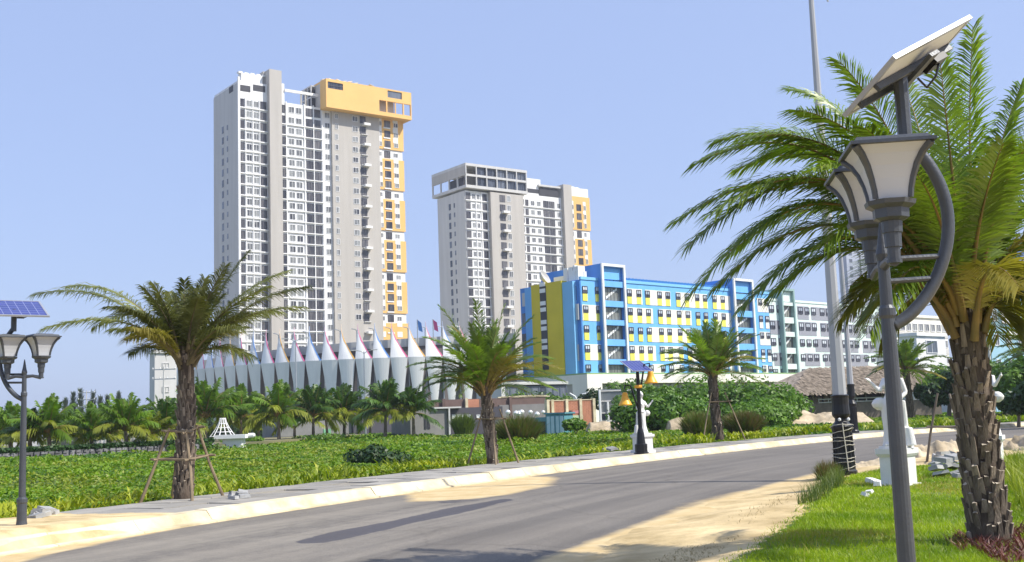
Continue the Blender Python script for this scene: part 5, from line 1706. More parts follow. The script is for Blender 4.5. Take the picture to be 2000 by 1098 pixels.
# --- casuarina trees on the horizon
m_cas = leaf_mat('casuarina_needles', (0.085, 0.12, 0.09), (0.13, 0.16, 0.12), 0.3, .2, .15, .7)
def casuarina(px, pyt, Y, label, seed):
    rg = np.random.default_rng(seed)
    t = at(px, pyt, Y); H = t[2] + .9
    T_ = thing('casuarina_tree', label, 'tree', (t[0], t[1], -.9), 0, 'casuarina trees on the horizon')
    MB().tube([(0, 0, 0), (rg.normal(0, .2), 0, H * .5), (0, 0, H)], [.22, .13, .03], 6).build('trunk', m_ctrunk, T_)
    n = 700
    z = H * (.22 + .78 * rg.random(n) ** .9)
    rad = H * .17 * np.clip(1.1 - (z / H) ** 1.5, .05, 1) * (.4 + .6 * np.sin(z * 2.1 + seed) ** 2)
    a = rg.random(n) * 6.283
    rr_ = rad * np.sqrt(rg.random(n))
    c = np.stack([rr_ * np.cos(a), rr_ * np.sin(a), z], 1)
    d = np.stack([np.cos(a) * .5, np.sin(a) * .5, .7 + .3 * rg.random(n)], 1) * (.5 + .5 * rg.random(n))[:, None]
    w_ = np.stack([-np.sin(a), np.cos(a), 0 * a], 1) * .07
    V = np.stack([c - w_, c + w_, c + d + w_ * .4, c + d - w_ * .4], 1).reshape(-1, 3)
    put('crown', np_mesh('crown', V, np.arange(n * 4).reshape(-1, 4), m_cas), T_)
for i, (px, pyt) in enumerate(sorted([(143, 771), (157, 764), (182, 768), (196, 778), (128, 782), (210, 776), (232, 770)])):
    casuarina(px, pyt, 215, f'thin hazy casuarina tree on the horizon, {ORD[i]} from the left', i)

# ------------------------------------------------------------------ leafy shrubs, hedges and trees
m_bush = leaf_mat('bush_leaf', (0.055, 0.140, 0.010), (0.13, 0.23, 0.018), 0.5, .25, .15, .45)
m_bushd = leaf_mat('bush_leaf_dark', (0.018, 0.050, 0.012), (0.04, 0.085, 0.018), 0.5, .2, .15, .45)
m_bushb = leaf_mat('bush_leaf_bright', (0.065, 0.16, 0.012), (0.15, 0.265, 0.02), 0.5, .3, .15, .45)
m_dry = leaf_mat('dry_grass_blade', (0.14, 0.12, 0.035), (0.24, 0.19, 0.08), 0.6, .25, .1, .6, tint=(1.2, 1.1, .7))
m_tall = leaf_mat('tall_grass_blade', (0.07, 0.12, 0.02), (0.15, 0.19, 0.04), 0.6, .3, .1, .55)
def leaf_cloud(n, cen, rad, size, rg, lumps=9, up=.35, hollow=.5):
    """leaf-sized quads in lumpy clusters inside an ellipsoid"""
    L_ = rg.normal(0, 1, (lumps, 3)); L_ /= np.linalg.norm(L_, axis=1)[:, None]
    L_ *= (.25 + .6 * rg.random(lumps))[:, None]
    L_[:, 2] = np.abs(L_[:, 2]) * .9 - .1
    lr = .28 + .32 * rg.random(lumps)
    k = rg.integers(0, lumps, n)
    v = rg.normal(0, 1, (n, 3)); v /= np.linalg.norm(v, axis=1)[:, None]
    r_ = (hollow + (1 - hollow) * rg.random(n) ** .5)
    p = (L_[k] + v * (lr[k] * r_)[:, None])
    p[:, 2] = np.where(p[:, 2] < -.45, -.45 + .3 * rg.random(n), p[:, 2])
    p = np.asarray(cen) + p * np.asarray(rad)
    nrm = v + rg.normal(0, .5, (n, 3)) + (0, 0, up); nrm /= np.linalg.norm(nrm, axis=1)[:, None]
    a = np.cross(nrm, rg.normal(0, 1, (n, 3))); a /= np.linalg.norm(a, axis=1)[:, None]
    b = np.cross(nrm, a)
    s_ = (size * (.6 + .8 * rg.random(n)))[:, None]
    V = np.stack([p - a * s_, p - b * s_ * .5, p + a * s_, p + b * s_ * .5], 1).reshape(-1, 3)
    return V
def shrub(name, label, cat, px, py_base, py_top, width_px, Y, m, n=1500, size=.12, seed=0, depth=None, trunk=False, group=None, lumps=9, z0=None):
    rg = np.random.default_rng(seed)
    b = at(px, py_base, Y); t = at(px, py_top, Y)
    if z0 is not None: b[2] = z0
    H = t[2] - b[2]
    W = width_px / F * Y / 2
    T_ = thing(name, label, cat, b, 0, group)
    zc = H * (.58 if trunk else .40)
    rz_ = H - zc
    V = leaf_cloud(n, (0, 0, zc), (W * 1.1, (depth or W) * 1.1, rz_ * 1.1), size, rg, lumps)
    put('crown' if trunk else 'foliage', np_mesh('crown' if trunk else 'foliage', V, np.arange(n * 4).reshape(-1, 4), m), T_)
    st = MB()
    if trunk:
        st.tube([(0, 0, -.4), (.05 * H, 0, H * .3), (0, 0, H * .6)], [.05 * H, .035 * H, .02 * H], 7)
        for i in range(5):
            a = rg.random() * 6.28
            st.tube([(0, 0, H * .35), (W * .4 * math.cos(a), W * .4 * math.sin(a), H * .7)], [.02 * H, .008 * H], 5)
        st.build('trunk', m_ctrunk, T_)
    else:
        for i in range(7):
            a = rg.random() * 6.28
            st.tube([(0, 0, -.2), (W * .3 * math.cos(a), W * .3 * math.sin(a), H * .35), (W * .7 * math.cos(a), W * .7 * math.sin(a), H * (.5 + .3 * rg.random()))], [.025, .018, .008], 5)
        st.build('stems', m_ctrunk, T_)
    return T_
def tussock(name, label, px, py_base, py_top, width_px, Y, m, n=2500, seed=0, w_=.02, group=None, cat='bush', mats2=None):
    rg = np.random.default_rng(seed)
    b = at(px, py_base, Y); H = at(px, py_top, Y)[2] - b[2]
    W = width_px / F * Y / 2
    T_ = thing(name, label, cat, b, 0, group)
    a = rg.random(n) * 6.283; r_ = W * .55 * np.sqrt(rg.random(n))
    p = np.stack([r_ * np.cos(a), r_ * np.sin(a), 0 * a], 1)
    env = np.sqrt(np.clip(1 - (r_ / (W * .75)) ** 2, .1, 1))
    h_ = H * env * (.55 + .5 * rg.random(n))
    lean = np.stack([np.cos(a), np.sin(a), 0 * a], 1) * (W * .45 * (r_ / W + .3) * (.4 + .9 * rg.random(n)))[:, None] + rg.normal(0, .12, (n, 3)) * W * (1, 1, 0)
    mid = p + lean * .35 + np.stack([0 * a, 0 * a, h_ * .62], 1)
    tip = p + lean + np.stack([0 * a, 0 * a, h_], 1)
    th = rg.random(n) * 3.14
    wv = np.stack([np.cos(th), np.sin(th), 0 * th], 1) * w_
    V = np.stack([p - wv, p + wv, mid + wv * .8, mid - wv * .8, tip, tip + wv * .2], 1).reshape(-1, 3)
    i = np.arange(n)[:, None] * 6
    Q = np.concatenate([np.concatenate([i, i + 1, i + 2, i + 3], 1), np.concatenate([i + 3, i + 2, i + 5, i + 4], 1)])
    mi = None
    ms = [m]
    if mats2:
        ms = [m, mats2]
        s_ = (rg.random(n) < .35).astype(int)
        mi = np.concatenate([s_, s_])
    put('blades', np_mesh('blades', V, Q, ms, False, None, mi), T_)
    return T_

shrub('dark_shrub', 'dark green shrub alone in the middle of the field', 'bush', 735, 916, 866, 105, 42, m_bushd, 2600, .085, 3)
tussock('tall_grass_clump', 'big rounded clump of tall brownish grass beside the middle palm', 1013, 868, 808, 112, 62, m_tall, 4200, 5, .022, None, 'grass clump', m_dry)
tussock('tall_grass_clump', 'tall green grass clump left of the middle palm before the dark shed', 905, 848, 806, 60, 95, m_tall, 1800, 6, .03, None, 'grass clump')
tussock('tall_grass_clump', 'brown dry grass clump under the palm before the blue building', 1455, 850, 800, 95, 60, m_dry, 3200, 7, .024, None, 'grass clump', m_tall)
tussock('tall_grass_clump', 'olive grass clump left of the palm before the blue building', 1365, 858, 800, 80, 62, m_tall, 2600, 8, .024, None, 'grass clump', m_dry)
tussock('tall_grass_clump', 'reddish dry weeds at the foot of the tall black based mast', 1618, 948, 895, 60, 24.5, m_dry, 900, 9, .010, None, 'grass clump', m_tall)
shrub('leafy_shrub', 'bright green shrub right of the teal kiosk', 'bush', 1125, 843, 815, 56, 88, m_bushb, 1100, .17, 11)
hedge_spots = [(1285, 822, 752, 80, 86), (1335, 815, 744, 90, 90), (1385, 812, 742, 80, 92), (1440, 812, 746, 90, 90), (1490, 815, 744, 80, 88), (1525, 812, 758, 60, 92), (1315, 826, 772, 70, 82), (1420, 822, 776, 80, 82), (1475, 820, 780, 70, 82), (1245, 815, 744, 70, 96), (1268, 828, 768, 70, 84), (1362, 828, 762, 80, 86), (1500, 826, 775, 70, 84)]
for i, (px, a, b, wpx, Y) in enumerate(sorted(hedge_spots)):
    shrub('leafy_tree', f'dense green leafy tree below the blue building, {ORD[i]} from the left in the thicket', 'tree', px, a, b, wpx * 1.95, Y, (m_bush, m_bushb, m_bushb, m_bush)[i % 4], 4600, .17, 60 + i, 2.6, False, 'trees below the blue building', 12, -.3)
low = [(1040, 785, 762, 80, 132), (1085, 783, 758, 70, 130), (1010, 782, 766, 50, 134), (1150, 800, 752, 60, 120), (1215, 775, 745, 70, 125)]
for i, (px, a, b, wpx, Y) in enumerate(sorted(low)):
    shrub('leafy_tree', f'green shrub topping the brick walls, {ORD[i]} from the left', 'tree', px, a, b, wpx, Y, (m_bush, m_bushd)[i % 2], 1200, .24, 80 + i, None, True, 'shrubs above the walls', 9, -.3)
rt_ = [(1850, 800, 712, 120, 98), (1905, 800, 700, 110, 96), (1960, 800, 690, 120, 95), (2010, 800, 676, 110, 92), (1820, 806, 738, 60, 96), (1985, 806, 752, 70, 66), (2030, 812, 735, 90, 60)]
for i, (px, a, b, wpx, Y) in enumerate(sorted(rt_)):
    shrub('leafy_tree', f'dark leafy tree at the right beyond the road, {ORD[i]} from the left', 'tree', px, a, b, wpx, Y, (m_bushd, m_bush)[i % 2], 2400, .22, 90 + i, None, True, 'trees at the right beyond the road', 12, -.2)
for i, (px, a, b, wpx, Y) in enumerate(sorted([(410, 905, 862, 60, 78), (360, 884, 862, 60, 80), (475, 872, 850, 90, 96), (300, 886, 868, 70, 82), (640, 864, 846, 110, 104)])):
    shrub('leafy_shrub', f'low green shrub along the far bank, {ORD[i]} of five from the left', 'bush', px, a, b, wpx, Y, m_bush, 900, .15, 120 + i, None, False, 'low shrubs on the far bank')

# --- distant wood behind the left palms: one mass
rg = np.random.default_rng(77)
Vs = []
for i in range(34):
    px = -30 + i * 27 + rg.normal(0, 6)
    Y = 150 + rg.random() * 40
    b = at(px, 800 + rg.normal(0, 6) + (8 if px > 400 else 0), Y)
    H = b[2] + .9
    Vs.append(leaf_cloud(420, (b[0], b[1], H * .45 - .9), (2.6, 2.6, H * .62), .38, rg, 7))
V = np.concatenate(Vs)
m_wood = leaf_mat('far_wood_leaf', (0.035, 0.075, 0.025), (0.075, 0.12, 0.04), 0.12, .25, 0, .6)
tag(put('far_wood', np_mesh('far_wood', V, np.arange(len(V)).reshape(-1, 4), m_wood)), 'soft mass of trees behind the coconut palms', 'wood', None, 'stuff')

# ------------------------------------------------------------------ ground cover on the field
def scatter(n, tmin, tmax, smin, smax, rg, power=1.0):
    u_ = rg.random(n)
    t = tmin * (tmax / tmin) ** u_
    s = smin + (smax - smin) * rg.random(n)
    xy = rp(s, t)
    return xy, s, t
rg = np.random.default_rng(17)
xy, s_, t_ = scatter(1500000, 3.45, 130, 30, SMAX - 2, rg)
x, y = xy[:, 0], xy[:, 1]
fx = x / np.maximum(y, .1)
keep = (y > 8) & (fx > -.55) & (fx < .52) & (np.hypot(x, y) < 135)
x, y, t_ = x[keep], y[keep], t_[keep]
dist = np.hypot(x, y)
pk = np.clip(26 / dist, .25, 1) * 1.0
keep = rg.random(len(x)) < pk + .15
x, y, t_, dist = x[keep], y[keep], t_[keep], dist[keep]
n = len(x)
clump = fbm(x, y, 3.2, 41)
z = np.where(t_ < 3.6, WALK - .15, field_h(x, y)) + (.02 + .55 * np.maximum(0, clump - .2) * rg.random(n)) * np.clip(t_ / 4.5, .5, 1)
sz = (.017 + .00125 * dist) * (.7 + .7 * rg.random(n))
nrm = rg.normal(0, .55, (n, 3)) + (0, 0, .9); nrm /= np.linalg.norm(nrm, axis=1)[:, None]
a = np.cross(nrm, rg.normal(0, 1, (n, 3))); a /= np.linalg.norm(a, axis=1)[:, None]
b = np.cross(nrm, a)
p = np.stack([x, y, z], 1)
V = np.stack([p - a * sz[:, None], p - b * sz[:, None] * .62, p + a * sz[:, None] + nrm * .01, p + b * sz[:, None] * .62], 1).reshape(-1, 3)
m_cover = leaf_mat('ground_cover_leaf', (0.085, 0.185, 0.008), (0.19, 0.30, 0.012), 0.45, .3, 0, .5)
m_cover2 = leaf_mat('ground_cover_yellow', (0.16, 0.23, 0.012), (0.27, 0.30, 0.03), 0.6, .3, 0, .5)
m_cover3 = leaf_mat('ground_cover_dark', (0.025, 0.080, 0.010), (0.06, 0.14, 0.012), 0.3, .25, 0, .5)
_q = fbm(x, y, 5.0, 91) + .28 * rg.normal(0, 1, n) * .5
_mi = np.where(_q > .64, 1, np.where(_q < .28, 2, 0))
tag(put('ground_cover', np_mesh('ground_cover', V, np.arange(n * 4).reshape(-1, 4), [m_cover, m_cover2, m_cover3], False, None, _mi)), kind='stuff')
NCOVER = n
print('cover', n)
# yellow-green creeping plants along the pavement edge: narrow upright blades
n = 26000
s_ = 40 + (SMAX - 50) * rg.random(n) ** 1.2
t_ = 3.35 + rg.gamma(1.6, .55, n)
xy = rp(s_, t_)
kk = fbm(xy[:, 0], xy[:, 1], 1.6, 51) + .25 * rg.random(n) > .46 + .008 * np.clip(xy[:, 1] - 20, 0, 26)
xy, t_ = xy[kk], t_[kk]; n = len(xy)
x, y = xy[:, 0], xy[:, 1]
dist = np.hypot(x, y)
hh = (.12 + .26 * rg.random(n)) * np.clip(dist / 25, .9, 1.25)
p = np.stack([x, y, np.where(t_ < 3.5, WALK - .2, field_h(x, y) + .1)], 1)
an = rg.random(n) * 6.283
ln = np.stack([np.cos(an), np.sin(an), 0 * an], 1) * (hh * .7)[:, None]
wv = np.stack([-np.sin(an), np.cos(an), 0 * an], 1) * (.022 * np.clip(dist / 22, .9, 2.5))[:, None]
up_ = np.stack([0 * an, 0 * an, hh], 1)
V = np.stack([p - wv * .4, p + wv * .4, p + ln * .4 + up_ * .75 + wv, p + ln * .4 + up_ * .75 - wv, p + ln + up_ + wv * .1, p + ln + up_ - wv * .1], 1).reshape(-1, 3)
i = np.arange(n)[:, None] * 6
Q = np.concatenate([np.concatenate([i, i + 1, i + 2, i + 3], 1), np.concatenate([i + 3, i + 2, i + 4, i + 5], 1)])
m_edge = leaf_mat('edge_plant_leaf', (0.13, 0.23, 0.012), (0.40, 0.41, 0.02), 0.9, .3, 0, .5)
tag(put('edge_plants', np_mesh('edge_plants', V, Q, m_edge)), kind='stuff')

# ------------------------------------------------------------------ foreground lawn
lawn_px = [(1395, 1110), (1440, 1085), (1470, 1062), (1510, 1035), (1545, 1010), (1560, 990), (1585, 968), (1600, 950), (1625, 935), (1680, 928), (1735, 922), (1790, 916), (1840, 906), (1900, 898), (2090, 880), (2300, 900), (2600, 1300), (1500, 1700), (1300, 1200)]
poly = [gp(a, b, .12) for a, b in lawn_px]
rg = np.random.default_rng(23)
n = 900000
u_ = rg.random(n)
Yd = 5.5 * (34 / 5.5) ** u_
Xd = rg.uniform(-.02, .60, n) * Yd + .3
ok = inpoly(Xd, Yd, poly)
Xd, Yd = Xd[ok], Yd[ok]
edge = segdist(Xd, Yd, poly)
dens = np.clip(edge / .5, .12, 1) * np.clip(.25 + 1.5 * fbm(Xd, Yd, 1.1, 61), .2, 1)
bare = softpoly(Xd, Yd, [(1740, 1030), (1880, 1000), (1960, 1085), (1880, 1110), (1700, 1060)], .5, .12) * .55
ok = rg.random(len(Xd)) < dens * (1 - bare) * np.clip(Yd / 8.5, .55, 1) * .62
Xd, Yd, edge = Xd[ok], Yd[ok], edge[ok]
n = len(Xd)
ss = np.array([0.0])
# verge height evaluated on a coarse grid, then looked up
gx = np.linspace(0, 22, 90); gy = np.linspace(5, 36, 120)
GZ = np.array([[vz(a, b) for b in gy] for a in gx])
ix = np.clip((Xd - 0) / (22) * 89, 0, 88.99); iy = np.clip((Yd - 5) / 31 * 119, 0, 118.99)
i0, j0 = ix.astype(int), iy.astype(int); fx_, fy_ = ix - i0, iy - j0
def vz_np(X_, Y_):
    ix = np.clip(X_ / 22 * 89, 0, 88.99); iy = np.clip((Y_ - 5) / 31 * 119, 0, 118.99)
    i0, j0 = ix.astype(int), iy.astype(int); fx_, fy_ = ix - i0, iy - j0
    return GZ[i0, j0] * (1 - fx_) * (1 - fy_) + GZ[i0 + 1, j0] * fx_ * (1 - fy_) + GZ[i0, j0 + 1] * (1 - fx_) * fy_ + GZ[i0 + 1, j0 + 1] * fx_ * fy_
Zd = vz_np(Xd, Yd)
def blades(X_, Y_, Z_, h_, wd, rg, lean=.7):
    n = len(X_)
    p = np.stack([X_, Y_, Z_ - .01], 1)
    an = rg.random(n) * 6.283
    ln = np.stack([np.cos(an), np.sin(an), 0 * an], 1) * (h_ * lean * (.3 + rg.random(n)))[:, None]
    th = rg.random(n) * 6.283
    wv = np.stack([np.cos(th), np.sin(th), 0 * th], 1) * wd[:, None]
    up_ = np.stack([0 * an, 0 * an, h_], 1)
    V = np.stack([p - wv, p + wv, p + ln * .35 + up_ * .6 + wv * .7, p + ln * .35 + up_ * .6 - wv * .7, p + ln + up_], 1).reshape(-1, 3)
    i = np.arange(n)[:, None] * 5
    T1 = np.concatenate([np.concatenate([i, i + 1, i + 2], 1), np.concatenate([i, i + 2, i + 3], 1), np.concatenate([i + 3, i + 2, i + 4], 1)])
    return V, T1
hh = (.028 + .052 * rg.random(n) ** 1.5) * (.6 + .9 * fbm(Xd, Yd, 1.6, 71)) * np.clip(edge / .3, .5, 1)
V, Q = blades(Xd, Yd, Zd, hh, .0022 * np.clip(Yd / 6, 1, 4) * (.8 + .5 * rg.random(n)), rg)
m_lawn = leaf_mat('lawn_blade', (0.16, 0.28, 0.006), (0.36, 0.43, 0.016), 0.8, .35, 0, .5)
m_lawn2 = leaf_mat('lawn_blade_straw', (0.26, 0.25, 0.03), (0.42, 0.36, 0.08), 0.8, .35, 0, .5)
_y = (fbm(Xd, Yd, 1.8, 95) + .35 * (rg.random(n) - .5) + .22 * np.clip((8.5 - Yd) / 3, -.3, 1)) > .66
tag(put('lawn_grass', np_mesh('lawn_grass', V, Q, [m_lawn, m_lawn2], False, None, np.concatenate([_y, _y, _y]).astype(int))), kind='stuff')
NLAWN = n
print('lawn', n)
# thatch of soil under the lawn
gxn, gyn = np.meshgrid(np.linspace(0.3, 21, 110), np.linspace(5.2, 35, 130), indexing='ij')
inside = inpoly(gxn, gyn, poly) & (segdist(gxn, gyn, poly) > .12)
zz = np.where(inside, vz_np(gxn, gyn) + .006, vz_np(gxn, gyn) - .25)
ny = 130
i = np.arange(109)[:, None] * ny + np.arange(129)[None]
Qf = np.stack([i, i + ny, i + ny + 1, i + 1], -1).reshape(-1, 4)
m_turf = mat('turf', (0.08, 0.15, 0.015), 0.95, 0.3, 1.5, 0.4, 20, c2=(0.16, 0.20, 0.03))
tag(put('turf', np_mesh('turf', np.stack([gxn, gyn, zz], -1).reshape(-1, 3), Qf, m_turf, True)), kind='structure')

# taller yellow plants at the right edge, red-leaved plants at the palm foot, weeds
def patch(name, pix, n, h0, h1, w0, m, seed, zoff=.12, lean=.6, kind='stuff'):
    rg = np.random.default_rng(seed)
    pl = np.array([gp(a, b, zoff)[:2] for a, b in pix])
    lo, hi = pl.min(0), pl.max(0)
    X_ = rg.uniform(lo[0], hi[0], n); Y_ = rg.uniform(lo[1], hi[1], n)
    k = inpoly(X_, Y_, pl)
    X_, Y_ = X_[k], Y_[k]
    n = len(X_)
    V, Q = blades(X_, Y_, vz_np(X_, Y_), h0 + (h1 - h0) * rg.random(n), w0 * (.7 + .6 * rg.random(n)), rg, lean)
    return tag(put(name, np_mesh(name, V, Q, m)), kind=kind)
m_ybl = leaf_mat('yellow_plant_leaf', (0.15, 0.24, 0.015), (0.33, 0.34, 0.03), 0.9, .3, 0, .5)
m_red = leaf_mat('red_leaf', (0.12, 0.035, 0.035), (0.22, 0.09, 0.06), 2.0, .2, 0, .5, tint=(1.2, .8, .7))
patch('yellow_plants', [(1962, 930), (2100, 900), (2250, 1060), (2010, 1015), (1985, 985)], 26000, .20, .55, .011, m_ybl, 5)
patch('red_plants', [(1900, 1085), (1950, 1062), (2040, 1035), (2100, 1090), (1960, 1130)], 5000, .05, .17, .011, m_red, 6, lean=1.2)
patch('red_plants', [(1850, 1075), (1890, 1055), (1915, 1080), (1880, 1095)], 900, .04, .12, .010, m_red, 7, lean=1.2)
patch('verge_weeds', [(1555, 992), (1600, 955), (1625, 930), (1645, 926), (1650, 948), (1600, 985)], 8000, .10, .36, .006, m_tall, 8)
m_dryl = leaf_mat('verge_dry_blade', (0.20, 0.15, 0.06), (0.30, 0.24, 0.11), 1.2, .2, 0, .6, tint=(1.1, 1, .8))
patch('dry_weeds', [(1400, 1030), (1480, 1040), (1560, 970), (1530, 965), (1460, 1005)], 700, .02, .06, .004, m_dryl, 9, 0.05, 1.2)
patch('dry_weeds', [(1270, 1100), (1330, 1075), (1400, 1068), (1450, 1060), (1400, 1100), (1300, 1130)], 1300, .01, .045, .004, m_dryl, 10, 0.05, 1.5)

patch('lawn_weeds', [(1440, 1098), (1560, 1000), (1640, 940), (1760, 930), (1880, 1000), (1880, 1098), (1700, 1200), (1500, 1200)], 1500, .07, .20, .0035, m_lawn2, 14, .12, .5)
patch('lawn_weeds', [(1440, 1098), (1560, 1000), (1640, 940), (1760, 930), (1900, 960), (1880, 1098), (1700, 1200), (1500, 1200)], 2500, .03, .09, .008, m_cover, 15, .12, 1.3)
# ------------------------------------------------------------------ solar garden lamps
m_iron = mat('grey_iron', (0.075, 0.082, 0.092), 0.42, 0.12, 6.0, 0.1, 60, metal=0.3, spec=0.5)
m_black = mat('black_iron', (0.012, 0.012, 0.014), 0.38, 0.15, 6.0, metal=0.2)
m_frost = bpy.data.materials.new('frosted_glass')
m_frost.use_nodes = True
_b = m_frost.node_tree.nodes['Principled BSDF']
_b.inputs['Base Color'].default_value = (0.66, 0.67, 0.69, 1)
_b.inputs['Roughness'].default_value = 0.4
_tr = m_frost.node_tree.nodes.new('ShaderNodeBsdfTranslucent')
_tr.inputs[0].default_value = (0.85, 0.86, 0.88, 1)
_mx = m_frost.node_tree.nodes.new('ShaderNodeMixShader')
_mx.inputs[0].default_value = 0.35
m_frost.node_tree.links.new(_b.outputs[0], _mx.inputs[1])
m_frost.node_tree.links.new(_tr.outputs[0], _mx.inputs[2])
m_frost.node_tree.links.new(_mx.outputs[0], m_frost.node_tree.nodes['Material Output'].inputs[0])
m_alu = mat('aluminium_rim', (0.42, 0.43, 0.45), 0.35, 0.05, 4.0, metal=0.4)
m_sheet = mat('white_back_sheet', (0.72, 0.72, 0.72), 0.5, 0.06, 3.0)
def cell_material():
    m = bpy.data.materials.new('solar_cells')
    m.use_nodes = True
    t = m.node_tree
    b = t.nodes['Principled BSDF']
    tc = t.nodes.new('ShaderNodeTexCoord')
    br = t.nodes.new('ShaderNodeTexBrick')
    br.offset = 0
    br.inputs['Scale'].default_value = 1
    br.inputs['Brick Width'].default_value = 0.13
    br.inputs['Row Height'].default_value = 0.13
    br.inputs['Mortar Size'].default_value = 0.004
    br.inputs['Color1'].default_value = (0.03, 0.04, 0.19, 1)
    br.inputs['Color2'].default_value = (0.04, 0.05, 0.23, 1)
    br.inputs['Mortar'].default_value = (0.25, 0.27, 0.45, 1)
    t.links.new(tc.outputs['Object'], br.inputs['Vector'])
    t.links.new(br.outputs['Color'], b.inputs['Base Color'])
    b.inputs['Roughness'].default_value = 0.18
    return m
m_cells = cell_material()
def basis(o, e1, e2):
    e1 = np.asarray(e1, float); e2 = np.asarray(e2, float)
    l1, l2 = np.linalg.norm(e1), np.linalg.norm(e2)
    a = Vector(e1 / l1); n_ = a.cross(Vector(e2 / l2)).normalized(); b = n_.cross(a)
    if n_.z < 0: a, n_, = b.copy(), -n_; b = n_.cross(a); l1, l2 = l2, l1
    M = Matrix.Identity(4)
    for i, v in enumerate((a, b, n_)):
        for k in range(3): M[k][i] = v[k]
    M.translation = Vector(o)
    return M, l1, l2
def solar_panel(T_, centre, e1, e2):
    M, l1, l2 = basis(centre, e1, e2)
    a, b = l1 / 2, l2 / 2
    fr = MB()
    fr.box(-a, a, -b, -b + .03, -.014, .014).box(-a, a, b - .03, b, -.014, .014).box(-a, -a + .03, -b + .031, b - .031, -.014, .014).box(a - .03, a, -b + .031, b - .031, -.014, .014)
    p = fr.build('solar_panel', m_alu, T_); p.matrix_local = M
    MB().box(-a + .031, a - .031, -b + .031, b - .031, 0, .009).build('cell_sheet', m_cells, p)
    MB().box(-a + .031, a - .031, -b + .031, b - .031, -.010, -.003).build('back_sheet', m_sheet, p)
    MB().box(-a * .95, a * .95, -.035, -.01, -.055, -.0145).box(-a * .95, a * .95, .12, .145, -.05, -.0145).box(-.05, .05, -b * .7, b * .7, -.08, -.056).build('bracket', m_iron, p)
    MB().box(.10, .24, -.09, .02, -.10, -.0565).build('junction_box', m_black, p)
    MB().tube([(.17, -.05, -.10), (.10, -.02, -.15), (.02, .03, -.17), (-.03, 0, -.1)], .008, 5).build('cable', m_black, p)
    return p
def lantern(T_, off, rz, zc):
    """square flared lantern; off = neck foot"""
    e = bpy.data.objects.new('lantern', None)
    prof = [(.092, 0), (.097, .05), (.109, .11), (.130, .18), (.160, .24), (.198, .285)]
    q = math.sqrt(2)
    sh = MB().lathe([(r_ * q, z) for r_, z in prof], 4, phase=.5)
    g = sh.build('lantern', m_frost, T_, (off[0], off[1], zc), rz=rz)
    for k in range(4):
        A = math.pi / 4 + k * math.pi / 2
        MB().tube([(r_ * q * math.cos(A) * 1.01, r_ * q * math.sin(A) * 1.01, z) for r_, z in prof], [.016, .016, .017, .019, .021, .024], 6).build('edge_bar', m_iron, g)
    MB().box(-.225, .225, -.225, .225, .286, .304).box(-.206, .206, -.206, .206, .305, .33, top=(.02, .02)).box(-.16, .16, -.16, .16, .331, .345, top=(.05, .05)).build('cap', m_iron, g)
    MB().lathe([(.142, -.005), (.136, -.03), (.10, -.05), (.098, -.10), (.068, -.115)], 8, phase=.5).build('collar', m_iron, g)
    MB().lathe([(.058, -.116), (.055, -.18), (.048, -.182), (.046, -.26), (.036, -.262), (.034, -.33), (.042, -.331), (.042, -.35)], 12).build('neck', m_iron, g)
    return g
def solar_lamp(label, base, arc_dir, lanterns, rz, panel_c, e1, e2):
    T_ = thing('solar_lamp', label, 'street lamp', base, 0, 'solar garden lamps')
    prof = [(.11, -.3), (.11, .02), (.085, .04), (.075, .12), (.07, .38), (.08, .40), (.08, .45), (.052, .48), (.045, 1.6), (.039, 2.02), (.048, 2.04), (.048, 2.08), (.036, 2.10), (.033, 2.36), (.042, 2.40), (.028, 2.46), (.006, 2.60)]
    MB().lathe(prof, 16).build('post', m_iron, T_, smooth=False)
    MB().lathe([(.15, -.02), (.15, .02), (.10, .03)], 16).build('base_plate', m_iron, T_)
    ax, ay = arc_dir
    P_ = lambda d, z: (ax * d, ay * d, z)
    pts = [P_(.03, 1.98), P_(.14, 2.04), P_(.28, 2.19), P_(.38, 2.40), P_(.415, 2.60), P_(.39, 2.78), P_(.33, 2.92), P_(.25, 3.03), P_(.19, 3.10)]
    for _ in range(2):                      # round the bend
        q_ = [pts[0]]
        for a_, b_ in zip(pts[:-1], pts[1:]):
            a_, b_ = np.array(a_), np.array(b_)
            q_ += [a_ * .75 + b_ * .25, a_ * .25 + b_ * .75]
        pts = q_ + [pts[-1]]
    MB().tube(pts, .036, 12).build('arc', m_iron, T_, smooth=True)
    pts2 = [P_(.19, 3.05), P_(.19, panel_c[2] - .02)] if abs(panel_c[0] - ax * .19) < .12 else [P_(.19, 3.05), P_(.22, 3.2), (panel_c[0], panel_c[1], panel_c[2] - .03)]
    MB().tube(pts2, .042, 10).build('panel_post', m_iron, T_)
    for z, d in ((2.24, .31), (2.37, .37)):
        MB().tube([P_(.03, z), P_(d, z + .01)], .017, 8).build('brace', m_iron, T_)
    for (lx, ly) in lanterns:
        g = lantern(T_, (lx, ly), rz, 2.65)
        MB().tube([(0, 0, 2.33), (lx * .5, ly * .5, 2.34), (lx, ly, 2.31)], [.03, .024, .03], 8).build('cross_arm', m_iron, T_)
    solar_panel(T_, panel_c, e1, e2)
    return T_
# right foreground lamp
pb = at(1771, 1098, 6.4)
pr_ = at(1774, 128, 6.45) - np.array((pb[0], 6.4, .12))
solar_lamp('large solar lamp in the right foreground with two frosted lanterns', (pb[0], 6.4, .12), (1, .05), [(-.06, -.36), (.05, .34)], R(-8), tuple(pr_), (.68, .52, .41), (-.18, .41, -.22))
# left lamp
pl_ = gp(42, 1033, .22)
solar_lamp('solar lamp with tilted blue panel at the left edge on the sand', (pl_[0], pl_[1], .22), (-1, .1), [(-.24, -.06), (.24, .05)], R(45), (-.17, .1, 3.42), (.66, .45, 0), (-.45, .66, .32))

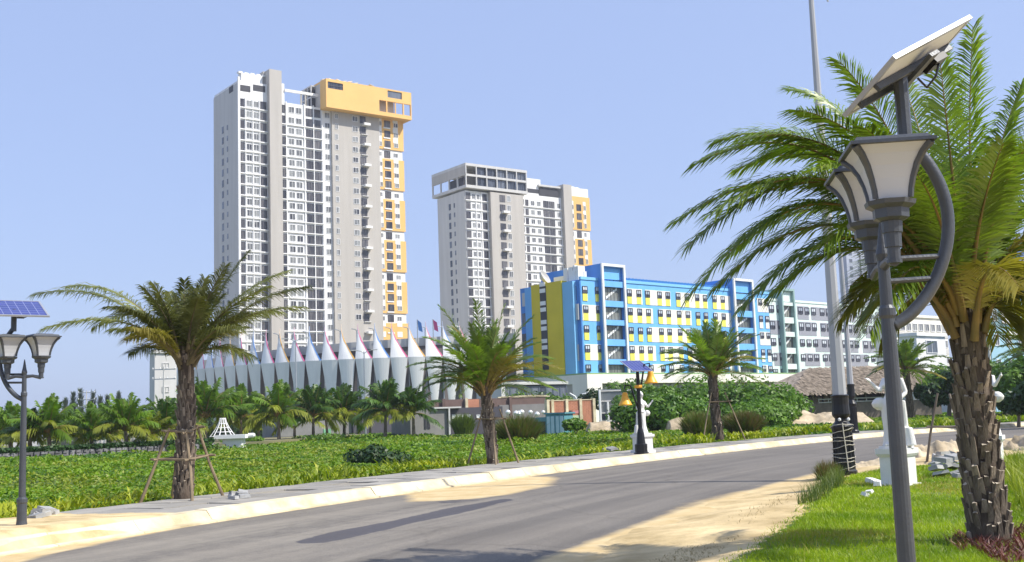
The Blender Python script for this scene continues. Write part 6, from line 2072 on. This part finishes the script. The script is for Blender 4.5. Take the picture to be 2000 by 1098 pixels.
# ------------------------------------------------------------------ tall masts with black bases
def mast(label, base, H, r0, r1, strings, seed=0, hb=1.75):
    T_ = thing('light_mast', label, 'mast', base, 0, 'tall masts along the road')
    s_ = hb / 1.75
    k = r0 / .155
    MB().lathe([(r0, hb - .05), (r0 * .86, hb + 2), (r1, H)], 8, phase=.5).build('pole', m_polegrey, T_)
    b = MB()
    b.lathe([(.27 * k, -.2), (.27 * k, .08 * s_), (.23 * k, .12 * s_), (.21 * k, .5 * s_), (.205 * k, .95 * s_), (.23 * k, 1.0 * s_), (.24 * k, 1.06 * s_), (.19 * k, 1.12 * s_), (.145 * k, 1.18 * s_), (.14 * k, 1.24 * s_), (.19 * k, 1.30 * s_), (.2 * k, 1.34 * s_), (.185 * k, 1.55 * s_), (.19 * k, 1.70 * s_), (.2 * k, 1.75 * s_), (.165 * k, 1.77 * s_)], 16)
    o = b.build('mast_base', m_black, T_)
    for i in range(16):
        A = i * math.pi / 8
        MB().tube([(.222 * k * math.cos(A), .222 * k * math.sin(A), .12 * s_), (.205 * k * math.cos(A), .205 * k * math.sin(A), .93 * s_)], .016 * k, 5).build('flute', m_black, o)
    if strings:
        rg = random.Random(seed)
        pts = []
        nt = 9
        for i in range(nt * 14 + 1):
            A = i / 14 * 2 * math.pi
            z = .06 + (1.12 - .06) * i / (nt * 14) + .03 * math.sin(A * 1.3) + rg.uniform(-.012, .012)
            r_ = .255 + .01 * math.sin(A * 3)
            pts.append((r_ * math.cos(A), r_ * math.sin(A), z))
        MB().tube(pts, .008, 4, cap=False).build('light_string', m_wire, T_)
        MB().tube([(-.06, -.262, 1.15), (-.05, -.27, .9), (-.02, -.262, .5), (.0, -.27, .1)], .012, 5).build('light_string', m_wire, T_)
        for x in (-.1, .1):
            MB().lathe([(.005, -.04), (.035, -.02), (.035, .02), (.005, .04)], 10, c=(x, -.2, 1.22)).build('bulb', m_wpaint, T_)
    MB().tube([(r1, 0, H - .35), (r1 + .28, 0, H - .28), (r1 + .34, 0, H - .45)], .02, 6).build('bracket', m_polegrey, T_)
    return T_
m_polegrey = mat('grey_steel_pole', (0.40, 0.41, 0.42), 0.45, 0.06, 1.0, metal=0.2)
m_wire = mat('pale_wire', (0.50, 0.47, 0.38), 0.6, 0.1, 5)
bm_ = gp(1651, 927, .12)
mast('tall grey mast whose black base is wound with string lights', bm_, 11.4, .155, .055, True, 3)
bm2 = gp(1668, 846, WALK)
mast('farther grey mast with black base beyond the road', bm2, 11.5, .155, .06, False, 4, 2.5)

# ------------------------------------------------------------------ lamp with orange bell shades
m_amber = mat('amber_shade', (0.80, 0.34, 0.015), 0.4, 0.12, 3.0, c2=(0.85, 0.45, 0.04))
def bell_lamp():
    b = gp(1253, 887, WALK)
    T_ = thing('bell_lamp', 'black solar lamp with two orange bell shades before the far statue', 'street lamp', b)
    u_ = b[1] / F
    Zp = lambda py: at(1253, py, b[1])[2] - b[2]
    H = Zp(722)
    MB().lathe([(.22, -.2), (.22, Zp(868)), (.16, Zp(866)), (.12, Zp(845)), (.075, Zp(835)), (.06, H)], 10).build('post', m_black, T_)
    MB().lathe([(.26, 0), (.26, .05), (.2, .09)], 10).build('base_plate', m_black, T_)
    MB().lathe([(.13, Zp(758)), (.15, Zp(755)), (.13, Zp(752))], 12).build('ring', m_amber, T_)
    for px, py, yj in ((1271, 741, 770), (1221, 784, 805)):
        q = at(px, py, b[1]) - b
        top = q[2] + .42
        s_ = 1 if q[0] > 0 else -1
        MB().tube([(0, 0, Zp(yj)), (s_ * .14, 0, Zp(yj) + .45), (q[0] * .55, 0, top + .12), (q[0] - s_ * .02, 0, top + .14), (q[0], 0, top)], [.035, .035, .03, .028, .028], 7).build('arm', m_black, T_)
        sh = MB().lathe([(.045, .32), (.09, .29), (.108, .22), (.118, .14), (.155, .04), (.225, -.09), (.245, -.13), (.235, -.14), (.15, .0), (.07, .2), (.02, .24)], 18).build('bell_shade', m_amber, T_, (q[0], 0, q[2]), smooth=True)
        MB().lathe([(.01, -.2), (.07, -.14), (.06, -.02), (.02, .05)], 10).build('bulb', m_frost, sh)
    c = at(1243, 715, b[1]) - b
    solar_panel(T_, (c[0], 0, c[2]), (.75, .25, 0), (-.45, .95, .42))
bell_lamp()

# ------------------------------------------------------------------ white statues on pedestals
m_stone = mat('white_stone', (0.72, 0.71, 0.68), 0.75, 0.08, 2.0, 0.15, 30)
def loft(mb, rings, n=28, folds=None):
    o = len(mb.v)
    for z, cx, cy, rx, ry in rings:
        for k in range(n):
            A = 2 * math.pi * k / n
            f_ = 1.0
            if folds and z < folds: f_ += .075 * math.sin(A * 7 + z * 2.0) * min(1, (folds - z) / .35)
            mb.v.append((cx + rx * f_ * math.cos(A), cy + ry * f_ * math.sin(A), z))
    for i in range(len(rings) - 1):
        for k in range(n):
            k2 = (k + 1) % n
            mb.f.append((o + i * n + k, o + i * n + k2, o + (i + 1) * n + k2, o + (i + 1) * n + k)); mb.m.append(0)
    mb.f.append(tuple(o + k for k in range(n))[::-1]); mb.f.append(tuple(o + (len(rings) - 1) * n + k for k in range(n))); mb.m += [0, 0]
def ball(mb, c, r_, n=14):
    rings = []
    for i in range(9):
        a = -math.pi / 2 + math.pi * (i + .25) / 8.5
        rings.append((c[2] + r_[2] * math.sin(a), c[0], c[1], max(.004, r_[0] * math.cos(a)), max(.004, r_[1] * math.cos(a))))
    loft(mb, rings, n)
def hand(mb, w_, d, u):
    """palm with four curled fingers and a thumb; w_ wrist, d hand direction, u side"""
    w_, d, u = [np.asarray(q, float) for q in (w_, d, u)]
    nrm = np.cross(d, u)
    mb.tube([w_, w_ + d * .04, w_ + d * .085], [.026, .034, .032], 8, sx=1.0)
    for i, l_ in enumerate((.060, .070, .066, .050)):
        s_ = w_ + d * .075 + u * (i - 1.5) * .019
        mb.tube([s_, s_ + d * l_ * .5 + nrm * .012, s_ + d * l_ * .8 + nrm * .035], [.010, .010, .008], 6)
    s_ = w_ + d * .03 - u * .03
    mb.tube([s_, s_ - u * .025 + d * .03, s_ - u * .02 + d * .06], [.013, .011, .009], 6)
STAT = {}
def statue(label, base, rz, ped_h, sc, variant, ped_w=.62):
    T_ = thing('statue', label, 'statue', base, rz, 'white statues along the road')
    p = MB()
    w_ = ped_w / 2
    p.box(-w_ * 1.15, w_ * 1.15, -w_ * 1.15, w_ * 1.15, -.3, ped_h * .14)
    p.box(-w_ * .92, w_ * .92, -w_ * .92, w_ * .92, ped_h * .141, ped_h * .76)
    p.box(-w_ * 1.0, w_ * 1.0, -w_ * 1.0, w_ * 1.0, ped_h * .761, ped_h * .82, top=(-.03, -.03))
    p.box(-w_ * 1.12, w_ * 1.12, -w_ * 1.12, w_ * 1.12, ped_h * .821, ped_h * .94)
    p.box(-w_ * .9, w_ * .9, -w_ * .9, w_ * .9, ped_h * .941, ped_h)
    p.build('pedestal', m_stone, T_)
    if variant not in STAT:
        m = MB()
        v = variant
        loft(m, [(0, 0, 0, .25, .21), (.08, 0, 0, .235, .2), (.3, -.02, .0, .185, .17), (.55, -.035, -.01, .185, .165), (.78, -.02, 0, .205, .165), (.9, -.005, 0, .165, .13), (.99, .005, 0, .14, .105), (1.1, .015, -.01, .16, .125), (1.2, .018, -.01, .17, .12), (1.29, .02, 0, .155, .085), (1.335, .02, 0, .09, .065), (1.37, .02, -.005, .052, .05), (1.45, .022, -.012, .05, .052)], 32, .9)
        for s_ in (-1, 1): ball(m, (.018 + s_ * .07, -.10, 1.16), (.06, .06, .06), 12)
        ball(m, (.02, -.02, 1.535), (.078, .098, .115), 18)
        m.tube([(.02, -.108, 1.56), (.02, -.128, 1.525), (.02, -.112, 1.51)], [.01, .017, .013], 6)      # nose
        m.tube([(-.012, -.104, 1.488), (.02, -.112, 1.486), (.052, -.104, 1.488)], [.006, .010, .006], 6)  # mouth
        for s_ in (-1, 1):
            m.tube([(.02 + s_ * .018, -.104, 1.567), (.02 + s_ * .055, -.088, 1.563)], [.009, .008], 6)   # brow
            ball(m, (.02 + s_ * .033, -.098, 1.548), (.012, .010, .008), 8)
            ball(m, (.02 + s_ * .08, -.01, 1.53), (.012, .022, .032), 8)
        loft(m, [(1.50, .02, .045, .085, .075), (1.57, .02, .02, .094, .10), (1.63, .02, .01, .082, .09), (1.68, .02, .03, .05, .05), (1.71, .02, .04, .02, .02)], 16)   # hair
        ball(m, (.02, .10, 1.55), (.05, .05, .05), 10)
        A_ = 1 if v == 0 else -1
        # raised arm, elbow out, hand turned up
        sh = np.array((.02 - A_ * .155, -.0, 1.265)); el = np.array((.02 - A_ * .20, -.16, 1.04)); wr = np.array((.02 - A_ * .33, -.24, 1.22))
        m.tube([sh, (sh + el) / 2, el], [.055, .05, .042], 10); m.tube([el, (el + wr) / 2, wr], [.043, .038, .026], 10)
        d = (wr - el) / np.linalg.norm(wr - el)
        hand(m, wr, d, np.array((0, 1.0, 0)))
        # other arm down to the jar / drape
        sh = np.array((.02 + A_ * .155, 0, 1.265)); el = np.array((.02 + A_ * .235, .02, 1.0)); wr = np.array((.02 + A_ * .17, -.18, .86))
        m.tube([sh, (sh + el) / 2, el], [.055, .05, .042], 10); m.tube([el, (el + wr) / 2, wr], [.043, .038, .026], 10)
        hand(m, wr, np.array((-A_ * .7, -.5, -.3)), np.array((0, -.5, .85)))
        # jar at the hip and tree stump
        loft(m, [(.68, -A_ * .24, -.06, .05, .05), (.74, -A_ * .26, -.06, .11, .11), (.81, -A_ * .265, -.06, .13, .13), (.88, -A_ * .25, -.06, .10, .10), (.92, -A_ * .24, -.06, .05, .05)], 16)
        loft(m, [(0, A_ * .27, .04, .10, .11), (.12, A_ * .27, .04, .085, .095), (.34, A_ * .24, .04, .075, .08)], 12)
        # drape from the arm
        loft(m, [(.02, A_ * .12, .10, .10, .09), (.4, A_ * .16, .08, .07, .06), (.85, A_ * .17, .05, .05, .05)], 10)
        # feet
        for s_ in (-1, 1): m.tube([(s_ * .09, -.12, .03), (s_ * .10, -.25, .025)], [.045, .028], 8)
        STAT[variant] = m.mesh('figure', m_stone, True)
    o = put('figure', STAT[variant], T_, (0, 0, ped_h - .004))
    o.scale = (sc, sc, sc)
    r_ = o.modifiers.new('join', 'REMESH'); r_.mode = 'VOXEL'; r_.voxel_size = .014; r_.use_smooth_shade = True
    s2 = o.modifiers.new('smooth', 'SMOOTH'); s2.factor = .5; s2.iterations = 2
    return T_
b1 = gp(1757, 952, .12)
statue('white robed statue partly hidden by the right solar lamp post', (b1[0], b1[1], .08), R(-42), .80, .97, 0, .52)
b2 = gp(1253, 887, WALK)[1] + 1.3; b2 = at(1256, 880, b2)
statue('white statue on the pavement behind the orange bell lamp', (b2[0], b2[1], WALK), R(35), .70, .90, 1, .56)
b3 = at(1934, 880, 26.0)
statue('white statue half hidden behind the largest palm trunk', (b3[0], b3[1], .08), R(-30), .80, 1.05, 1, .56)

# ------------------------------------------------------------------ things along the left bank
m_wallst = mat('dark_stone_wall', (0.10, 0.10, 0.105), 0.95, 0.5, 1.2, 0.6, 6, c2=(0.19, 0.185, 0.19), detail=8)
def bank_wall():
    a = at(-60, 895, 68); b = at(420, 872, 84)
    L_ = math.hypot(b[0] - a[0], b[1] - a[1])
    T_ = thing('stone_wall', 'low dark stone wall with a pale foot along the far bank', 'wall', (a[0], a[1], 0), math.atan2(b[1] - a[1], b[0] - a[0]))
    zt = at(100, 881, 73)[2]; zf = at(100, 899, 73)[2]
    MB().box(0, L_, 0, .6, -1.2, zt).build('wall', m_wallst, T_)
    rg = random.Random(5)
    st = MB()
    x = 0
    while x < L_ - .5:
        for j in range(3):
            w_ = rg.uniform(.3, .5)
            z = zf + (zt - zf) * j / 3
            st.box(x + rg.uniform(0, .1), x + w_, -.08 - rg.uniform(0, .08), -.002, z + .03, z + (zt - zf) / 3 - .02, top=(.03, 0))
        x += .52
    tag(st.build('facing_stones', m_wallst, T_), kind='stuff')
    MB().box(-.01, L_, -.9, -.18, -1.2, zf + .05).build('pale_foot', m_sheet2, T_)
    rg = np.random.default_rng(9)
    n = 5200
    p = np.stack([rg.random(n) * L_, .3 + rg.normal(0, .22, n), zt + .02 + .28 * rg.random(n)], 1)
    a_ = rg.normal(0, 1, (n, 3)); a_ /= np.linalg.norm(a_, axis=1)[:, None]
    b_ = np.cross(a_, rg.normal(0, 1, (n, 3))); b_ /= np.linalg.norm(b_, axis=1)[:, None]
    V = np.stack([p - a_ * .13, p - b_ * .08, p + a_ * .13, p + b_ * .08], 1).reshape(-1, 3)
    h_ = put('hedge_strip', np_mesh('hedge_strip', V, np.arange(n * 4).reshape(-1, 4), m_bushd))
    h_.location = T_.location; h_.rotation_euler = T_.rotation_euler
    tag(h_, 'low dark hedge growing along the top of the stone wall', 'hedge')
m_sheet2 = mat('pale_concrete', (0.50, 0.49, 0.45), 0.9, 0.12, 1.0)
bank_wall()
# raised bank behind the wall
a = at(-120, 884, 69); b = at(430, 866, 85)
zb1 = at(100, 880, 75)[2] - .15
bk = MB()
bk.add([(a[0] - 6, a[1], zb1), (b[0], b[1] + .6, zb1), (b[0] + 6, b[1] + 40, zb1), (a[0] - 30, a[1] + 60, zb1), (a[0] - 6, a[1], -1), (b[0], b[1] + .6, -1), (b[0] + 6, b[1] + 40, -1), (a[0] - 30, a[1] + 60, -1)],
       [(0, 1, 2, 3), (0, 4, 5, 1), (1, 5, 6, 2), (2, 6, 7, 3), (3, 7, 4, 0)])
tag(bk.build('bank', m_terrain), kind='structure')
def gazebo():
    p = at(141, 876, 82)
    s_ = 82 / F
    T_ = thing('gazebo', 'small white gazebo with a pyramid roof among the left palms', 'gazebo', p)
    ze, zt = 14 * s_, 24 * s_
    w_ = 20 * s_
    MB().add([(-w_, -w_, ze), (w_, -w_, ze), (w_, w_, ze), (-w_, w_, ze), (0, 0, zt), (-w_, -w_, ze - .08), (w_, -w_, ze - .08), (w_, w_, ze - .08), (-w_, w_, ze - .08)],
             [(0, 1, 4), (1, 2, 4), (2, 3, 4), (3, 0, 4), (0, 5, 6, 1), (1, 6, 7, 2), (2, 7, 8, 3), (3, 8, 5, 0), (8, 7, 6, 5)]).build('roof', m_sail, T_)
    for sx in (-.75, -.25, .25, .75):
        for sy in (-.7, .7):
            MB().box(sx * w_ - .04, sx * w_ + .04, sy * w_ - .04, sy * w_ + .04, -.5, ze - .08).build('post', m_white, T_)
    MB().box(-w_ * .8, w_ * .8, -w_ * .72, -w_ * .68, .25, .45).build('rail', m_white, T_)
gazebo()
def white_panel(px0, px1, py0, py1, Y, label, name='white_hoarding', cat='hoarding', m=None):
    a = at(px0, py1, Y); b = at(px1, py0, Y)
    T_ = thing(name, label, cat, (a[0], a[1], a[2]))
    W_, H_ = b[0] - a[0], b[2] - a[2]
    MB().box(0, W_, 0, .12, -.6, H_).build('panel', m or m_white, T_)
    for i in range(4):
        MB().box(W_ * i / 3 - .05, W_ * i / 3 + .05, -.06, -.002, -.6, H_ + .05).build('post', m_lgrey, T_)
white_panel(22, 80, 862, 882, 95, 'long white hoarding behind the first palms at far left')
white_panel(182, 206, 860, 876, 97, 'short white hoarding right of the gazebo')
white_panel(262, 292, 856, 874, 97, 'white hoarding behind palms just left of the left roadside palm')
white_panel(216, 262, 856, 876, 99, 'grey hoarding between two white ones behind the palms', m=m_grey)
def net_tower():
    Y = 88; s_ = Y / F
    p = at(435, 853, Y)
    T_ = thing('net_tower', 'white flared lattice tower beside the left palm', 'lattice tower', p)
    H = 36 * s_
    n = 12
    rad = lambda t: (20 * (1 - t) ** 1.5 + 5) * s_
    for k in range(n):
        A = 2 * math.pi * k / n
        MB().tube([(rad(t) * math.cos(A), rad(t) * math.sin(A), H * t) for t in np.linspace(0, 1, 6)], .035, 5).build('rib', m_white, T_)
    for t in (0.02, .25, .48, .7, .95):
        MB().tube([(rad(t) * math.cos(2 * math.pi * k / 16), rad(t) * math.sin(2 * math.pi * k / 16), H * t) for k in range(17)], .028, 5, cap=False).build('ring', m_white, T_)
    q = at(418, 858, Y - 2)
    B_ = thing('white_platform', 'long white slab with a rounded end below the lattice tower', 'platform', q)
    L_ = 72 * s_
    MB().box(0, L_ * .82, 0, 2.0, 0, 7 * s_).build('slab', m_white, B_)
    MB().tube([(L_ * .82, 1, 4.5 * s_), (L_ * .96, 1, 4.5 * s_), (L_, 1, 4.5 * s_)], [4.5 * s_, 4.5 * s_, 2.5 * s_], 14).build('rounded_end', m_white, B_)
    MB().box(14 * s_, 50 * s_, .3, 1.6, -.9, -.002).build('plinth', m_white, B_)
net_tower()

# ------------------------------------------------------------------ paving rubble
def slabs(pix, n, Yspread, label, group, seed, sz=(.16, .30), name='paving_block', cat='block', stackz=.05, m=None):
    rg = random.Random(seed)
    for i in range(n):
        px, py = rg.uniform(*pix[0]), rg.uniform(*pix[1])
        q = gp(px, py, .2)
        z = (vz(q[0], q[1]) if st_of(q)[1] < -5 else WALK) + .02 + stackz * rg.random() * (i % 4)
        w_, l_, h_ = rg.uniform(*sz), rg.uniform(*sz), rg.uniform(.05, .09)
        o = MB().box(-w_ / 2, w_ / 2, -l_ / 2, l_ / 2, 0, h_, top=(.008, .008)).build(name, m or m_pblock, None, (q[0], q[1], z))
        o.rotation_euler = (rg.uniform(-.3, .3), rg.uniform(-.3, .3), rg.uniform(0, 3))
        tag(o, label, cat, group)
m_pblock = mat('paving_block_grey', (0.34, 0.34, 0.33), 0.9, 0.2, 4.0, 0.3, 20, rnd=.25)
slabs([(1826, 1880), (897, 934)], 20, 0, 'broken grey paving block in the heap left of the largest palm trunk', 'paving blocks heaped by the palm', 2, stackz=.16, sz=(.16, .34))
slabs([(62, 104), (1006, 1018)], 8, 0, 'grey paving block in the row behind the left lamp', 'paving blocks behind the left lamp', 3, stackz=.03, sz=(.14, .26))
slabs([(446, 480), (968, 980)], 6, 0, 'grey paving block on the pavement right of the left palm', 'paving blocks by the left palm', 4, stackz=.02, sz=(.12, .24))
slabs([(1690, 1720), (938, 950)], 4, 0, 'broken white slab lying in the lawn at the statue foot', 'white slabs at the statue', 6, stackz=-.03, sz=(.12, .3), m=m_stone)
slabs([(1680, 1720), (958, 970)], 2, 0, 'small white chip lying in the lawn', 'white chips in the lawn', 8, stackz=-.02, sz=(.08, .14), m=m_stone)
slabs([(1180, 1210), (878, 884)], 6, 0, 'dark paving block on the pavement left of the bell lamp', 'paving blocks by the bell lamp', 9, stackz=.06, sz=(.2, .4))

# ------------------------------------------------------------------ humid air
hz = MB().box(-1560, 1560, -1560, 1560, -2.2, 128).build('haze', bpy.data.materials.new('air'))
tag(hz, kind='stuff')
_m = hz.data.materials[0]
_m.use_nodes = True
_t = _m.node_tree
_t.nodes.remove(_t.nodes['Principled BSDF'])
_v = _t.nodes.new('ShaderNodeVolumePrincipled')
_v.inputs['Color'].default_value = (0.86, 0.90, 0.97, 1)
_v.inputs['Density'].default_value = 0.00024
_v.inputs['Anisotropy'].default_value = 0.2
_t.links.new(_v.outputs[0], _t.nodes['Material Output'].inputs['Volume'])
